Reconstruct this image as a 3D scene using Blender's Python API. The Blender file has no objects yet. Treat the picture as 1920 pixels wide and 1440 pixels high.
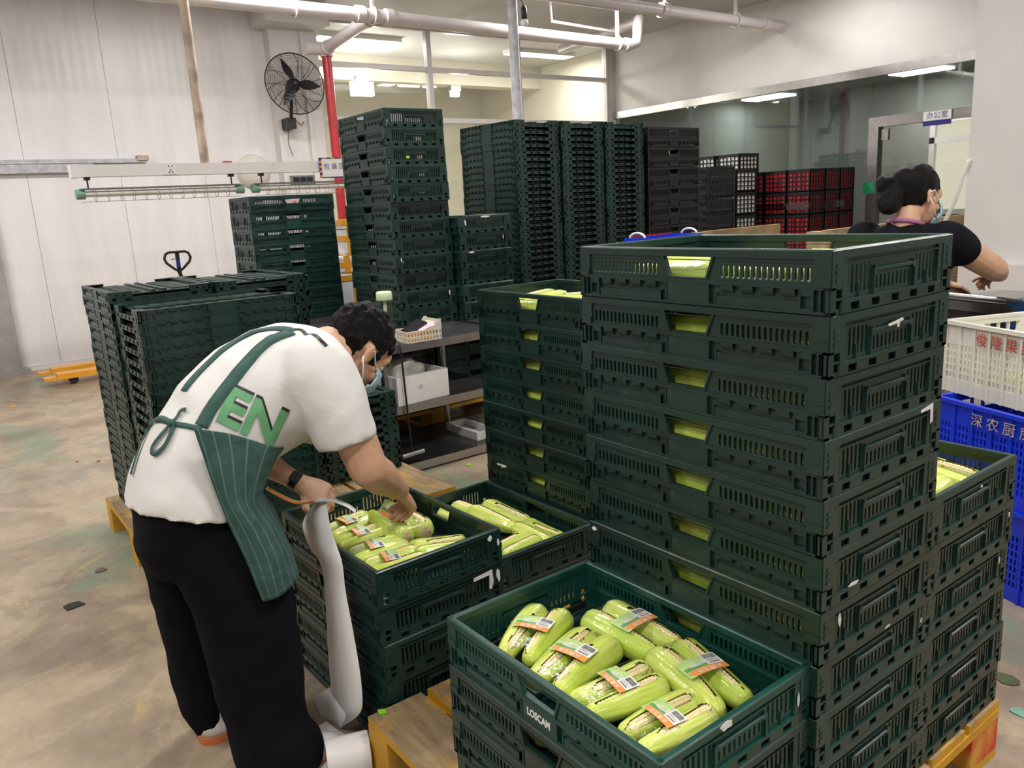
import bpy, bmesh, math, random
from mathutils import Vector, Matrix, noise
from mathutils.bvhtree import BVHTree
RND = random.Random(11)
SC = bpy.context.scene
COL = SC.collection
pi = math.pi

# ------------------------------------------------------------------ camera
F_PX, YAW, PITCH, ROLL = 1492.84, 2.50759, 0.22304, 0.05630
CAM = Vector((0.7147, -1.1681, 1.4249))
_f = Vector((math.cos(YAW)*math.cos(PITCH), math.sin(YAW)*math.cos(PITCH), -math.sin(PITCH)))
_r = Vector((math.sin(YAW), -math.cos(YAW), 0)); _d = _f.cross(_r)
_R = math.cos(ROLL)*_r + math.sin(ROLL)*_d; _D = -math.sin(ROLL)*_r + math.cos(ROLL)*_d
cam_data = bpy.data.cameras.new('camera'); cam_data.sensor_width = 36.0; cam_data.lens = 36.0*F_PX/1920
cam_data.clip_start = 0.05; cam_data.clip_end = 80
cam = bpy.data.objects.new('camera', cam_data); COL.objects.link(cam)
cam.matrix_world = Matrix(((_R.x, -_D.x, -_f.x, CAM.x), (_R.y, -_D.y, -_f.y, CAM.y), (_R.z, -_D.z, -_f.z, CAM.z), (0, 0, 0, 1)))
SC.camera = cam
def at(px, py, x=None, y=None, z=None):
    """point of the place seen at a photo pixel, on the plane x=, y= or z="""
    v = _R*((px-960)/F_PX) + _D*((py-720)/F_PX) + _f
    t = (x-CAM.x)/v.x if x is not None else (y-CAM.y)/v.y if y is not None else (z-CAM.z)/v.z
    return CAM + v*t

# ------------------------------------------------------------------ world, exposure
w = bpy.data.worlds.new('world'); SC.world = w; w.use_nodes = True
w.node_tree.nodes['Background'].inputs[0].default_value = (0.75, 0.82, 0.9, 1)
w.node_tree.nodes['Background'].inputs[1].default_value = 0.6
SC.view_settings.view_transform = 'Standard'; SC.view_settings.look = 'None'
SC.view_settings.gamma = 1; SC.view_settings.use_curve_mapping = False
SC.view_settings.exposure = -0.06
SC.cycles.adaptive_threshold = 0.05; SC.cycles.max_bounces = 7; SC.cycles.diffuse_bounces = 3; SC.cycles.glossy_bounces = 3; SC.cycles.transmission_bounces = 4; SC.cycles.transparent_max_bounces = 10
SC.cycles.caustics_reflective = False; SC.cycles.caustics_refractive = False
LAMP_W = 84.0     # watts of one ceiling lamp
LAMPS = [(-6.2, -1.9), (-6.2, 1.6), (-6.2, 5.2), (-3.0, -2.6), (-3.0, 0.9), (-3.0, 4.6), (0.4, -2.6), (0.4, 0.9), (0.4, 4.4), (3.4, -1.0), (3.4, 3.0), (-4.6, 6.9), (-9.7, 7.4), (-9.7, 4.2)]

# ------------------------------------------------------------------ materials
MATS = {}
def srgb(r, g, b):
    f = lambda c: ((c/255+0.055)/1.055)**2.4 if c > 10 else c/255/12.92
    return (f(r), f(g), f(b), 1)
class NT:
    def __init__(s, name):
        m = bpy.data.materials.new(name); m.use_nodes = True; s.m = m; s.t = m.node_tree; s.n = s.t.nodes
        s.b = s.n['Principled BSDF']; MATS[name] = m
    def add(s, typ, **kw):
        n = s.n.new(typ)
        for k, v in kw.items():
            if k in n.inputs.keys() if isinstance(k, str) and k[0].isupper() else False: n.inputs[k].default_value = v
            else: setattr(n, k, v)
        return n
    def link(s, a, b): s.t.links.new(a, b)
    def coords(s, kind='Object'):
        return s.add('ShaderNodeTexCoord').outputs[kind]
    def noise(s, scale, detail=4, rough=.55, vec=None, dist=0):
        n = s.add('ShaderNodeTexNoise'); n.inputs['Scale'].default_value = scale; n.inputs['Detail'].default_value = detail
        n.inputs['Roughness'].default_value = rough; n.inputs['Distortion'].default_value = dist
        s.link(vec if vec is not None else s.coords(), n.inputs['Vector']); return n.outputs['Fac']
    def ramp(s, fac, stops):
        r = s.add('ShaderNodeValToRGB'); e = r.color_ramp.elements
        while len(e) < len(stops): e.new(.5)
        for i, (p, c) in enumerate(stops):
            e[i].position = p; e[i].color = c if len(c) == 4 else (*c, 1)
        s.link(fac, r.inputs[0]); return r.outputs[0]
    def mix(s, fac, a, b, mode='MIX'):
        n = s.add('ShaderNodeMix'); n.data_type = 'RGBA'; n.blend_type = mode
        for sock, v in ((n.inputs[0], fac), (n.inputs[6], a), (n.inputs[7], b)):
            if isinstance(v, (int, float)): sock.default_value = v
            elif isinstance(v, tuple): sock.default_value = v if len(v) == 4 else (*v, 1)
            else: s.link(v, sock)
        return n.outputs[2]
    def math(s, op, a, b=None, c=None):
        n = s.add('ShaderNodeMath'); n.operation = op
        for i, v in enumerate((a, b, c)):
            if v is None: continue
            if isinstance(v, (int, float)): n.inputs[i].default_value = v
            else: s.link(v, n.inputs[i])
        return n.outputs[0]
    def bump(s, h, strength=.3, dist=.01):
        n = s.add('ShaderNodeBump'); n.inputs['Strength'].default_value = strength; n.inputs['Distance'].default_value = dist
        s.link(h, n.inputs['Height']); s.link(n.outputs[0], s.b.inputs['Normal'])
    def set(s, **kw):
        for k, v in kw.items():
            k = k.replace('_', ' ')
            i = s.b.inputs[k]
            if hasattr(v, 'is_output'): s.link(v, i)
            else: i.default_value = v
def mat(name, col, rough=.5, var=.12, scale=6, bump=0, bscale=60, metal=0, coat=0, rand=0, rvar=0, spec=None):
    t = NT(name); c = col if len(col) == 4 else (*col, 1)
    if var or rand:
        lo = tuple(x*(1-var) for x in c[:3]); hi = tuple(min(1, x*(1+var)) for x in c[:3])
        o = t.ramp(t.noise(scale), [(.3, lo), (.7, hi)])
        if rand:
            ri = t.add('ShaderNodeObjectInfo').outputs['Random']
            o = t.mix(1.0, o, t.ramp(ri, [(0, (1-rand,)*3), (1, (1+rand,)*3)]), 'MULTIPLY')
        t.set(Base_Color=o)
    else: t.set(Base_Color=c)
    t.set(Roughness=rough, Metallic=metal)
    if rvar: t.set(Roughness=t.math('ADD', rough-rvar/2, t.math('MULTIPLY', t.noise(scale*2.3), rvar)))
    if coat: t.set(Coat_Weight=coat, Coat_Roughness=.06)
    if spec is not None: t.set(Specular_IOR_Level=spec)
    if bump: t.bump(t.noise(bscale, 3), bump, .004)
    return t.m

# ------------------------------------------------------------------ mesh helpers
class MB:
    def __init__(s): s.v = []; s.f = []; s.m = []
    def face(s, idx, m=0): s.f.append(tuple(idx)); s.m.append(m)
    def box(s, x0, x1, y0, y1, z0, z1, m=0, top=None):
        if x0 > x1: x0, x1 = x1, x0
        if y0 > y1: y0, y1 = y1, y0
        i = len(s.v); s.v += [(x, y, z) for z in (z0, z1) for y in (y0, y1) for x in (x0, x1)]
        for q in ((0, 2, 3, 1), (0, 1, 5, 4), (1, 3, 7, 5), (3, 2, 6, 7), (2, 0, 4, 6)): s.face([i+k for k in q], m)
        s.face([i+k for k in (4, 5, 7, 6)], m if top is None else top)
    def cbox(s, c, sx, sy, sz, M=None, m=0):
        i = len(s.v)
        for z in (-.5, .5):
            for y in (-.5, .5):
                for x in (-.5, .5):
                    p = Vector((x*sx, y*sy, z*sz)); p = (M @ p if M else p) + Vector(c); s.v.append(tuple(p))
        for q in ((0, 2, 3, 1), (0, 1, 5, 4), (1, 3, 7, 5), (3, 2, 6, 7), (2, 0, 4, 6), (4, 5, 7, 6)): s.face([i+k for k in q], m)
    def rings(s, rs, closed=True, caps=True, m=0):
        i = len(s.v); n = len(rs[0])
        for r in rs: s.v += [tuple(p) for p in r]
        for a in range(len(rs)-1):
            for k in range(n if closed else n-1):
                k2 = (k+1) % n
                s.face((i+a*n+k, i+a*n+k2, i+(a+1)*n+k2, i+(a+1)*n+k), m)
        if caps and closed:
            s.face([i+k for k in reversed(range(n))], m); j = i+(len(rs)-1)*n
            s.face([j+k for k in range(n)], m)
    def prism(s, poly, d0, d1, fn, m=0):
        """poly of 2-D points swept from d0 to d1; fn(a, b, d) gives 3-D"""
        s.rings([[fn(a, b, d0) for a, b in poly], [fn(a, b, d1) for a, b in poly]], m=m)
    def cell(s, u0, u1, w0, w1, hole, d0, d1, fn, m=0):
        """a rectangular plate with one hole (list of points, counter-clockwise)"""
        outer = [(u0, w0), (u1, w0), (u1, w1), (u0, w1)]; n = len(hole)
        # nearest hole index for every outer corner
        near = [min(range(n), key=lambda k: (hole[k][0]-o[0])**2+(hole[k][1]-o[1])**2) for o in outer]
        i = len(s.v)
        s.v += [fn(a, b, d0) for a, b in outer] + [fn(a, b, d0) for a, b in hole]
        s.v += [fn(a, b, d1) for a, b in outer] + [fn(a, b, d1) for a, b in hole]
        N = 4+n
        for side in range(4):
            a, b = side, (side+1) % 4; ks = [near[a]]
            while ks[-1] != near[b]: ks.append((ks[-1]+1) % n)
            poly = [i+a, i+b] + [i+4+k for k in reversed(ks)]
            s.face(poly, m); s.face([q+N for q in reversed(poly)], m)
            s.face((i+a, i+a+N, i+b+N, i+b), m)
        for k in range(n):
            k2 = (k+1) % n; s.face((i+4+k, i+4+k2, i+4+k2+N, i+4+k+N), m)
    def tube(s, pts, r, n=10, m=0, caps=True, closed=False):
        pts = [Vector(p) for p in pts]; rs = []; up = None
        for k, p in enumerate(pts):
            if closed: t = (pts[(k+1) % len(pts)]-pts[k-1]).normalized()
            else: t = (pts[min(k+1, len(pts)-1)]-pts[max(k-1, 0)]).normalized()
            if up is None:
                up = Vector((0, 0, 1)) if abs(t.z) < .9 else Vector((1, 0, 0))
            a = t.cross(up).normalized(); up = a.cross(t).normalized()
            rr = r[k] if isinstance(r, (list, tuple)) else r
            rs.append([p+a*rr*math.cos(2*pi*q/n)+up*rr*math.sin(2*pi*q/n) for q in range(n)])
        if closed: rs.append(rs[0]); caps = False
        s.rings(rs, caps=caps, m=m)
    def lathe(s, prof, n=24, c=(0, 0, 0), M=None, m=0, caps=True):
        rs = []
        for r, z in prof:
            ring = []
            for q in range(n):
                p = Vector((r*math.cos(2*pi*q/n), r*math.sin(2*pi*q/n), z)); p = (M @ p if M else p)+Vector(c); ring.append(p)
            rs.append(ring)
        s.rings(rs, caps=caps, m=m)
    def ball(s, c, r, n=12, k=8, m=0, M=None):
        pr = [(max(1e-4, math.sin(pi*i/k)), -math.cos(pi*i/k)) for i in range(k+1)]
        sc = r if isinstance(r, (tuple, list)) else (r, r, r)
        S = Matrix.Diagonal(sc)
        s.lathe(pr, n, c, (M @ S) if M else S, m)
    def mesh(s, name, mats, smooth=False, recalc=True, weld=0, angle=None):
        me = bpy.data.meshes.new(name); me.from_pydata(s.v, [], s.f)
        mats = mats if isinstance(mats, (list, tuple)) else [mats]
        for q in mats: me.materials.append(MATS[q] if isinstance(q, str) else q)
        me.polygons.foreach_set('material_index', s.m)
        if recalc or weld:
            bm = bmesh.new(); bm.from_mesh(me)
            if weld: bmesh.ops.remove_doubles(bm, verts=bm.verts, dist=weld)
            if recalc: bmesh.ops.recalc_face_normals(bm, faces=bm.faces)
            bm.to_mesh(me); bm.free()
        if smooth or angle: me.polygons.foreach_set('use_smooth', [True]*len(me.polygons))
        if angle: me.set_sharp_from_angle(angle=math.radians(angle))
        me.update(); return me
    def build(s, name, mats, parent=None, loc=None, rot=None, **kw):
        return obj(name, s.mesh(name, mats, **kw), parent, loc, rot)
def obj(name, me, parent=None, loc=None, rot=None):
    o = bpy.data.objects.new(name, me); COL.objects.link(o)
    if parent: o.parent = parent
    if loc is not None: o.location = loc
    if rot is not None: o.rotation_euler = rot
    return o
def tag(o, label, cat, group=None):
    o['label'] = label; o['category'] = cat
    if group: o['group'] = group
    return o
def thing(name, label, cat, loc=(0, 0, 0), rz=0, group=None, rot=None):
    o = bpy.data.objects.new(name, None); COL.objects.link(o); o.empty_display_size = .05
    o.location = loc; o.rotation_euler = rot if rot else (0, 0, rz)
    return tag(o, label, cat, group)
def struct(o): o['kind'] = 'structure'; return o
def one(fn, name, mats, parent=None, **kw):
    b = MB(); fn(b); return b.build(name, mats, parent, **kw)
def text_mesh(body, size, extrude=0.0, name='lettering', mats=(), align='CENTER', sx=1.0, bold=0):
    c = bpy.data.curves.new(name, 'FONT'); c.body = body; c.size = size; c.align_x = align; c.align_y = 'CENTER'; c.extrude = extrude
    c.resolution_u = 3; c.offset = bold
    o = bpy.data.objects.new(name, c); COL.objects.link(o)
    dg = bpy.context.evaluated_depsgraph_get(); me = bpy.data.meshes.new_from_object(o.evaluated_get(dg))
    bpy.data.objects.remove(o); bpy.data.curves.remove(c)
    me.name = name; me.materials.clear()
    for q in (mats if isinstance(mats, (list, tuple)) else [mats]): me.materials.append(MATS[q])
    me.polygons.foreach_set('material_index', [0]*len(me.polygons))
    if sx != 1: me.transform(Matrix.Diagonal((sx, 1, 1, 1)))
    return me
def smoothstep(a, b, x):
    t = max(0, min(1, (x-a)/(b-a))); return t*t*(3-2*t)
ORD = ['topmost', 'second from top', 'third from top', 'fourth from top', 'fifth from top', 'sixth from top', 'seventh from top', 'eighth from top', 'ninth from top', 'tenth from top', 'eleventh from top', 'twelfth from top', 'thirteenth from top', 'fourteenth from top', 'fifteenth from top', 'sixteenth from top', 'seventeenth from top', 'eighteenth from top', 'nineteenth from top', 'twentieth from top']
def ordn(i, n):
    """place in a stack of n, counted from whichever end is nearer"""
    if i == n-1 and n > 1: return 'bottommost'
    if i < len(ORD) and i <= n//2+3: return ORD[i]
    j = n-1-i
    return ORD[j].replace('topmost', 'bottommost').replace('from top', 'from bottom')
# ------------------------------------------------------------------ material library
def crate_mat(name, col, worn, rough=.34):
    t = NT(name); v = t.coords()
    ri = t.add('ShaderNodeObjectInfo').outputs['Random']
    c = t.ramp(t.noise(9, 5, .6), [(.3, tuple(x*.8 for x in col)), (.72, tuple(x*1.22 for x in col))])
    c = t.mix(t.math('MULTIPLY', t.ramp(t.noise(42, 5, .7), [(.56, (0, 0, 0)), (.74, (1, 1, 1))]), .35), c, worn)
    c = t.mix(1.0, c, t.ramp(ri, [(0, (.82, .82, .82)), (.5, (1, 1, 1)), (1, (1.22, 1.2, 1.18))]), 'MULTIPLY')
    t.set(Base_Color=c, Roughness=t.math('ADD', rough-.1, t.math('MULTIPLY', t.noise(17, 4), .26)), Specular_IOR_Level=.5)
    t.bump(t.noise(120, 3), .08, .002); return t.m
crate_mat('crate_green', (.0085, .0305, .0245), (.047, .086, .075), .30)
crate_mat('crate_green_new', (.006, .046, .035), (.05, .11, .09), .28)
crate_mat('crate_black', (.0055, .0055, .0068), (.02, .02, .023), .42)
mat('recess_shade_and_scrap', (.004, .007, .0065), .6)  # near-black behind crate holes, their shade painted in; also one dark floor scrap
mat('tape_white', (.72, .70, .68), .5, .15, 40)
mat('white_plastic', (.70, .68, .60), .38, .08, 5, rvar=.2)
mat('blue_plastic', (.006, .035, .62), .35, .15, 4)
mat('red_plastic', (.42, .02, .03), .4, .25, 30)
mat('red_paint', (.42, .025, .03), .35, .18, 9)
mat('print_red', (.45, .05, .035), .6, .35, 20)
mat('print_tan', (.42, .33, .24), .6, .3, 30)
mat('print_white', (.78, .78, .76), .5, 0)
mat('black_print', (.012, .012, .012), .5, 0)
mat('navy_print', (.02, .025, .2), .5, 0)
mat('steel', (.42, .41, .40), .32, .12, 12, metal=1, rvar=.2)
mat('steel_dark', (.10, .10, .105), .36, .25, 7, metal=.7, rvar=.25)
mat('black_metal', (.012, .012, .013), .4, .2, 20)
mat('grey_metal', (.20, .20, .20), .45, .15, 9, metal=.4)
mat('husk_dry', (.075, .095, .04), .7, .3, 20); mat('jamb_grey', (.34, .33, .32), .5, .15, 6)
mat('rust_paint', (.42, .34, .26), .65, .4, 7, bump=.3)
mat('white_paint', (.74, .72, .70), .45, .07, 3, bump=.05)
mat('pipe_white', (.66, .62, .62), .3, .06, 5)
mat('galvanised', (.46, .47, .50), .5, .25, 14)
mat('wood_raw', (.33, .24, .13), .7, .35, 9, bump=.25)
mat('foam_white', (.80, .80, .78), .7, .05, 30, bump=.1)
mat('tape_orange', (.80, .36, .03), .35, .1, 8)
mat('grey_green_paint', (.17, .34, .25), .45, .1, 8)
mat('pale_green', (.55, .68, .42), .4, .06, 9); mat('brown_plastic', (.12, .075, .06), .5, .15, 9); mat('pink_paper', (.68, .45, .5), .6, .2, 30); mat('blue_card', (.05, .2, .42), .6, .1, 9); mat('machine_blue', (.015, .05, .12), .35, .2, 9); mat('bag_plastic', (.42, .41, .36), .35, .2, 12, bump=.5, bscale=30); mat('tea_water', (.30, .24, .13), .2, .1, 9)
mat('leaf_bright', (.25, .62, .03), .5, .2, 30)
def worn_yellow(name, wear):
    t = NT(name); v = t.coords()
    mp = t.add('ShaderNodeMapping'); mp.inputs['Scale'].default_value = (2, 14, 14); t.link(v, mp.inputs[0])
    wood = t.ramp(t.noise(3, 6, .65, mp.outputs[0]), [(.25, (.13, .085, .045)), (.5, (.27, .19, .10)), (.8, (.40, .30, .17))])
    yel = t.ramp(t.noise(5, 4), [(.3, (.50, .25, .012)), (.7, (.72, .40, .02))])
    k = t.ramp(t.noise(6.5, 6, .62), [(wear-.09, (0, 0, 0)), (wear+.09, (1, 1, 1))])
    t.set(Base_Color=t.mix(k, wood, yel), Roughness=.62); t.bump(t.noise(24, 5, .6, mp.outputs[0]), .35, .004)
worn_yellow('pallet_worn', .60); worn_yellow('pallet_yellow', .36)
t = NT('pallet_red'); t.set(Base_Color=t.mix(t.ramp(t.noise(7, 5), [(.42, (0, 0, 0)), (.6, (1, 1, 1))]), (.62, .035, .02, 1), (.62, .34, .03, 1)), Roughness=.6)

# concrete floor: worn green paint, tan cement, damp patches
t = NT('floor_concrete'); v = t.coords()
n1 = t.noise(.55, 6, .6, v, .6); n2 = t.noise(2.1, 7, .66, v, .4); n3 = t.noise(9, 6, .7, v)
c = t.ramp(n2, [(.28, srgb(112, 98, 84)), (.45, srgb(141, 125, 106)), (.62, srgb(160, 144, 121)), (.8, srgb(176, 160, 135))])
c = t.mix(t.math('MULTIPLY', t.ramp(t.noise(1.1, 9, .72, v, 2.2), [(.49, (0, 0, 0)), (.53, (1, 1, 1))]), .45), c, srgb(178, 162, 132))
c = t.mix(t.math('MULTIPLY', t.ramp(n3, [(.4, (0, 0, 0)), (.75, (1, 1, 1))]), .35), c, srgb(92, 80, 69))
c = t.mix(t.ramp(t.noise(.8, 8, .66, v, 1.0), [(.52, (0, 0, 0)), (.63, (.8, .8, .8))]), c, srgb(112, 134, 112))
c = t.mix(t.ramp(t.noise(1.7, 8, .7, v, 1.2), [(.62, (0, 0, 0)), (.67, (.7, .7, .7))]), c, srgb(182, 158, 100))
c = t.mix(t.ramp(t.noise(3.4, 9, .74, v, 1.6), [(.64, (0, 0, 0)), (.67, (.75, .75, .75))]), c, srgb(96, 84, 72))
c = t.mix(t.ramp(n1, [(.56, (0, 0, 0)), (.72, (.5, .5, .5))]), c, srgb(84, 72, 64))
t.set(Base_Color=c, Roughness=t.ramp(n1, [(.35, (.55,)*3), (.52, (.34,)*3), (.66, (.12,)*3)]), Specular_IOR_Level=.55)
t.bump(t.math('ADD', t.math('MULTIPLY', n3, .5), n2), .14, .012)
# white sandwich-panel wall with fine vertical ribs
t = NT('wall_panel_white'); v = t.coords()
wv = t.add('ShaderNodeTexWave'); wv.bands_direction = 'Y'; wv.inputs['Scale'].default_value = 3.2; wv.inputs['Distortion'].default_value = .1; t.link(v, wv.inputs[0])
mp = t.add('ShaderNodeMapping'); mp.inputs['Scale'].default_value = (1, 3, .5); t.link(v, mp.inputs[0])
t.set(Base_Color=t.ramp(t.noise(1.6, 5, .6, mp.outputs[0]), [(.3, (.72, .71, .72)), (.7, (.82, .815, .815))]), Roughness=.32); t.bump(wv.outputs['Fac'], .12, .01)
t = NT('plaster_white'); t.set(Base_Color=t.ramp(t.noise(1.3, 7, .65), [(.25, (.62, .60, .58)), (.55, (.71, .69, .67)), (.8, (.75, .73, .71))]), Roughness=.6); t.bump(t.noise(20, 4), .08, .004)
mat('ceiling_paint', (.52, .50, .49), .7, .06, 1)
mat('cream_paint', (.64, .60, .50), .6, .08, 1)
mat('office_grey', (.20, .22, .21), .6, .12, 1.5)
mat('office_cream', (.26, .265, .245), .6, .1, 1); mat('door_green', (.01, .20, .085), .4, 0)
def glass(name, tint, refl):
    t = NT(name); t.n.remove(t.b)
    tr = t.add('ShaderNodeBsdfTransparent'); tr.inputs[0].default_value = tint
    gl = t.add('ShaderNodeBsdfGlossy'); gl.inputs['Roughness'].default_value = .02; gl.inputs[0].default_value = (.9, .95, .92, 1)
    fr = t.add('ShaderNodeLayerWeight'); fr.inputs[0].default_value = .5
    k = t.math('MINIMUM', t.math('ADD', t.math('MULTIPLY', t.math('POWER', fr.outputs['Facing'], 3), .7), refl), 1.0)
    mx = t.add('ShaderNodeMixShader'); t.link(k, mx.inputs[0]); t.link(tr.outputs[0], mx.inputs[1]); t.link(gl.outputs[0], mx.inputs[2])
    t.link(mx.outputs[0], t.n['Material Output'].inputs[0])
glass('glass_clear', (.95, .965, .94, 1), .025); glass('glass_office', (.80, .84, .82, 1), .055)
def film(name, tint, base, bs=70):
    t = NT(name); t.n.remove(t.b)
    tr = t.add('ShaderNodeBsdfTransparent'); tr.inputs[0].default_value = tint
    gl = t.add('ShaderNodeBsdfGlossy'); gl.inputs['Roughness'].default_value = .09
    fr = t.add('ShaderNodeLayerWeight'); fr.inputs[0].default_value = .5
    bp = t.add('ShaderNodeBump'); bp.inputs['Strength'].default_value = .5; bp.inputs['Distance'].default_value = .004
    t.link(t.noise(bs, 3), bp.inputs['Height']); t.link(bp.outputs[0], gl.inputs['Normal'])
    k = t.math('ADD', t.math('MULTIPLY', t.math('POWER', fr.outputs['Facing'], 3), .5), base)
    mx = t.add('ShaderNodeMixShader'); t.link(k, mx.inputs[0]); t.link(tr.outputs[0], mx.inputs[1]); t.link(gl.outputs[0], mx.inputs[2])
    t.link(mx.outputs[0], t.n['Material Output'].inputs[0])
film('cling_film', (.985, .99, .97, 1), .03); film('clear_tape', (.75, .72, .70, 1), .06, 20)
def emit(name, col, st):
    t = NT(name); t.set(Base_Color=(0, 0, 0, 1), Emission_Color=(*col, 1), Emission_Strength=st)
emit('lamp_glow', (1, .97, .93), 9); emit('window_daylight', (1, .93, .74), .75); emit('green_daylight', (.85, 1, .68), 1.1); emit('spot_glow', (1, .97, .9), 30)

# ------------------------------------------------------------------ the hall
X0, X1, Y0, Y1, ZC = -8.8, 5.2, -6.0, 8.1, 3.74
fl = struct(one(lambda b: b.box(X0-.3, X1+.2, Y0-.2, 14.0, -.12, 0), 'floor', 'floor_concrete'))
struct(one(lambda b: b.box(X0-4.2, X1+.2, Y0-.2, 9.6, ZC, ZC+.15), 'ceiling', 'ceiling_paint'))
struct(one(lambda b: b.box(X1, X1+.15, Y0-.2, Y1+.15, 0, ZC), 'wall_front', 'plaster_white'))
struct(one(lambda b: b.box(X0-.2, X1, Y0-.15, Y0, 0, ZC), 'wall_near', 'plaster_white'))
# left wall of sandwich panels
lw = struct(one(lambda b: b.box(X0-.2, X0-.03, Y0, 2.66, 0, ZC), 'wall_left', 'grey_metal'))
seams = [-5.99, -5.2, -4.33, -3.47, -2.6, -1.74, -.93, -.065, .805, 1.69, 2.55]
for a, b_ in zip(seams, seams[1:]):
    one(lambda b: b.box(X0-.03, X0, a+.0016, b_-.0016, .01, ZC-.005), 'wall_panel', 'wall_panel_white', lw)
struct(one(lambda b: (b.box(X0, X0+.012, -5.9, 2.54, .0, .055), b.box(X0, X0+.02, -5.9, 2.54, 0, .02)), 'baseboard_left', 'plaster_white'))
# plastered pier that carries the fan, with the beam above it
struct(one(lambda b: (b.box(X0-.2, X0+.16, 2.55, 3.12, 0, 3.52), b.box(X0-.2, X0+.5, 2.4, 3.16, 3.52, ZC), b.box(X0+.16, X0+.19, 2.92, 2.97, 0, 3.52)), 'wall_pier', 'plaster_white'))
# window wall
wz = [0.0, .95, 2.56, 3.2, 3.72]
def win_frame(b):
    for y in (3.16, 4.76, 6.25, 7.98): b.box(X0-.05, X0+.03, y-.035, y+.035, .95, 3.72)
    for z in (.97, 2.56, 3.2, 3.70): b.box(X0-.045, X0+.025, 3.14, 8.0, z-.03, z+.03)
struct(one(lambda b: b.box(X0-.15, X0, 3.12, Y1, 0, .95), 'wall_window', 'plaster_white'))
win = struct(one(win_frame, 'window_1', 'pipe_white'))
for i, (ya, yb) in enumerate(((3.195, 4.725), (4.795, 6.215), (6.285, 7.945))):
    for za, zb in ((1.0, 2.53), (2.59, 3.17), (3.23, 3.67)):
        one(lambda b: b.box(X0-.012, X0-.006, ya, yb, za, zb), 'pane', 'glass_clear', win)
struct(one(lambda b: b.box(X0-.12, X0+.05, 8.0, Y1+.1, 0, 3.74), 'trim_1', 'pipe_white'))
# the room behind the window
struct(one(lambda b: (b.box(-12.9, -12.8, 2.5, 9.5, 0, ZC), b.box(-12.8, X0-.2, 2.45, 2.55, 0, ZC), b.box(-12.8, X0-.2, 8.4, 8.5, 0, ZC)), 'wall_back', 'cream_paint'))
struct(one(lambda b: (b.box(-12.8, X0-.3, 2.5, 8.5, -.1, 0),), 'floor_back', 'cream_paint'))
def back_beams(b):
    b.box(-11.2, -10.9, 2.55, 8.4, 3.38, ZC)
struct(one(back_beams, 'trim_2', 'cream_paint'))
# right wall: white above, office glass below
Y1b = Y1+.13
struct(one(lambda b: (b.box(X0-.2, X1, Y1, Y1b, 2.70, ZC), b.box(-2.6, X1, Y1, Y1b, 0, 2.70)), 'wall_right', 'plaster_white'))
fr = struct(one(lambda b: (b.box(X0, -2.6, Y1-.035, Y1+.03, 2.62, 2.72), b.box(X0, -2.6, Y1-.02, Y1+.03, 0, .08)), 'window_2', 'steel'))
gx = [X0+.02, -6.83, -6.3, -5.63, -4.52]
for a, b_ in zip(gx, gx[1:]):
    one(lambda b: b.box(a+.004, b_-.004, Y1+.002, Y1+.012, .08, 2.63), 'pane', 'glass_office', fr)
one(lambda b: b.box(-4.51, -2.6, Y1+.002, Y1+.012, 2.17, 2.63), 'pane', 'glass_office', fr)
dr = struct(one(lambda b: (b.box(-4.52, -4.40, Y1-.05, Y1+.06, 0, 2.16), b.box(-4.40, -2.75, Y1-.05, Y1+.06, 2.05, 2.16), b.box(-2.87, -2.75, Y1-.05, Y1+.06, 0, 2.05)), 'door_1', 'steel'))
one(lambda b: b.box(-4.38, -2.9, Y1, Y1+.012, .02, 2.03), 'pane', 'glass_clear', dr)
one(lambda b: b.box(-4.38, -4.30, Y1-.012, Y1+.03, 1.90, 2.02), 'hinge', 'steel', dr)
one(lambda b: b.box(-4.56, -4.42, Y1-.056, Y1-.051, 1.30, 1.43), 'door_sticker', 'door_green', dr)
# the office behind the glass
struct(one(lambda b: (b.box(X0-.2, -2.4, 13.0, 13.1, 0, 3.0), b.box(X0-.3, X0-.2, Y1b, 13.1, 0, 3.0)), 'wall_office_back', 'office_grey'))
struct(one(lambda b: b.box(-2.5, -2.4, Y1b, 13.0, 0, 3.0), 'wall_office_side', 'office_cream'))
struct(one(lambda b: (b.box(-7.1, -5.72, 12.0, 12.1, 0, 3.0), b.box(-4.4, -2.5, 12.0, 12.1, 0, 3.0), b.box(-5.72, -4.4, 12.0, 12.1, 2.36, 3.0), b.box(-5.72, -4.4, 12.0, 12.1, 0, .88)), 'wall_office_inner', 'office_cream'))
struct(one(lambda b: b.box(X0-.2, -2.4, Y1b, 13.1, 3.0, 3.1), 'ceiling_office', 'office_grey'))
iw = struct(one(lambda b: (b.box(-5.72, -5.64, 11.95, 12.1, .88, 2.36), b.box(-4.48, -4.4, 11.95, 12.1, .88, 2.36), b.box(-5.72, -4.4, 11.95, 12.1, .88, .96), b.box(-5.72, -4.4, 11.95, 12.1, 2.28, 2.36), b.box(-5.72, -4.4, 11.95, 12.08, 1.97, 2.06), b.box(-5.07, -5.00, 11.95, 12.08, .96, 1.97)), 'window_3', 'pipe_white'))
for a in ((-5.64, -4.48, 2.06, 2.28), (-5.64, -5.07, .96, 1.97), (-5.00, -4.48, .96, 1.97)):
    one(lambda b: b.box(a[0], a[1], 12.03, 12.04, a[2], a[3]), 'pane', 'window_daylight', iw)
# door jamb at the far left
struct(one(lambda b: (b.box(X0, X0+.10, -.62, -.42, 0, 2.0), b.box(X0, X0+.16, -.75, -.36, 0, .05)), 'trim_3', 'jamb_grey'))

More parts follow.
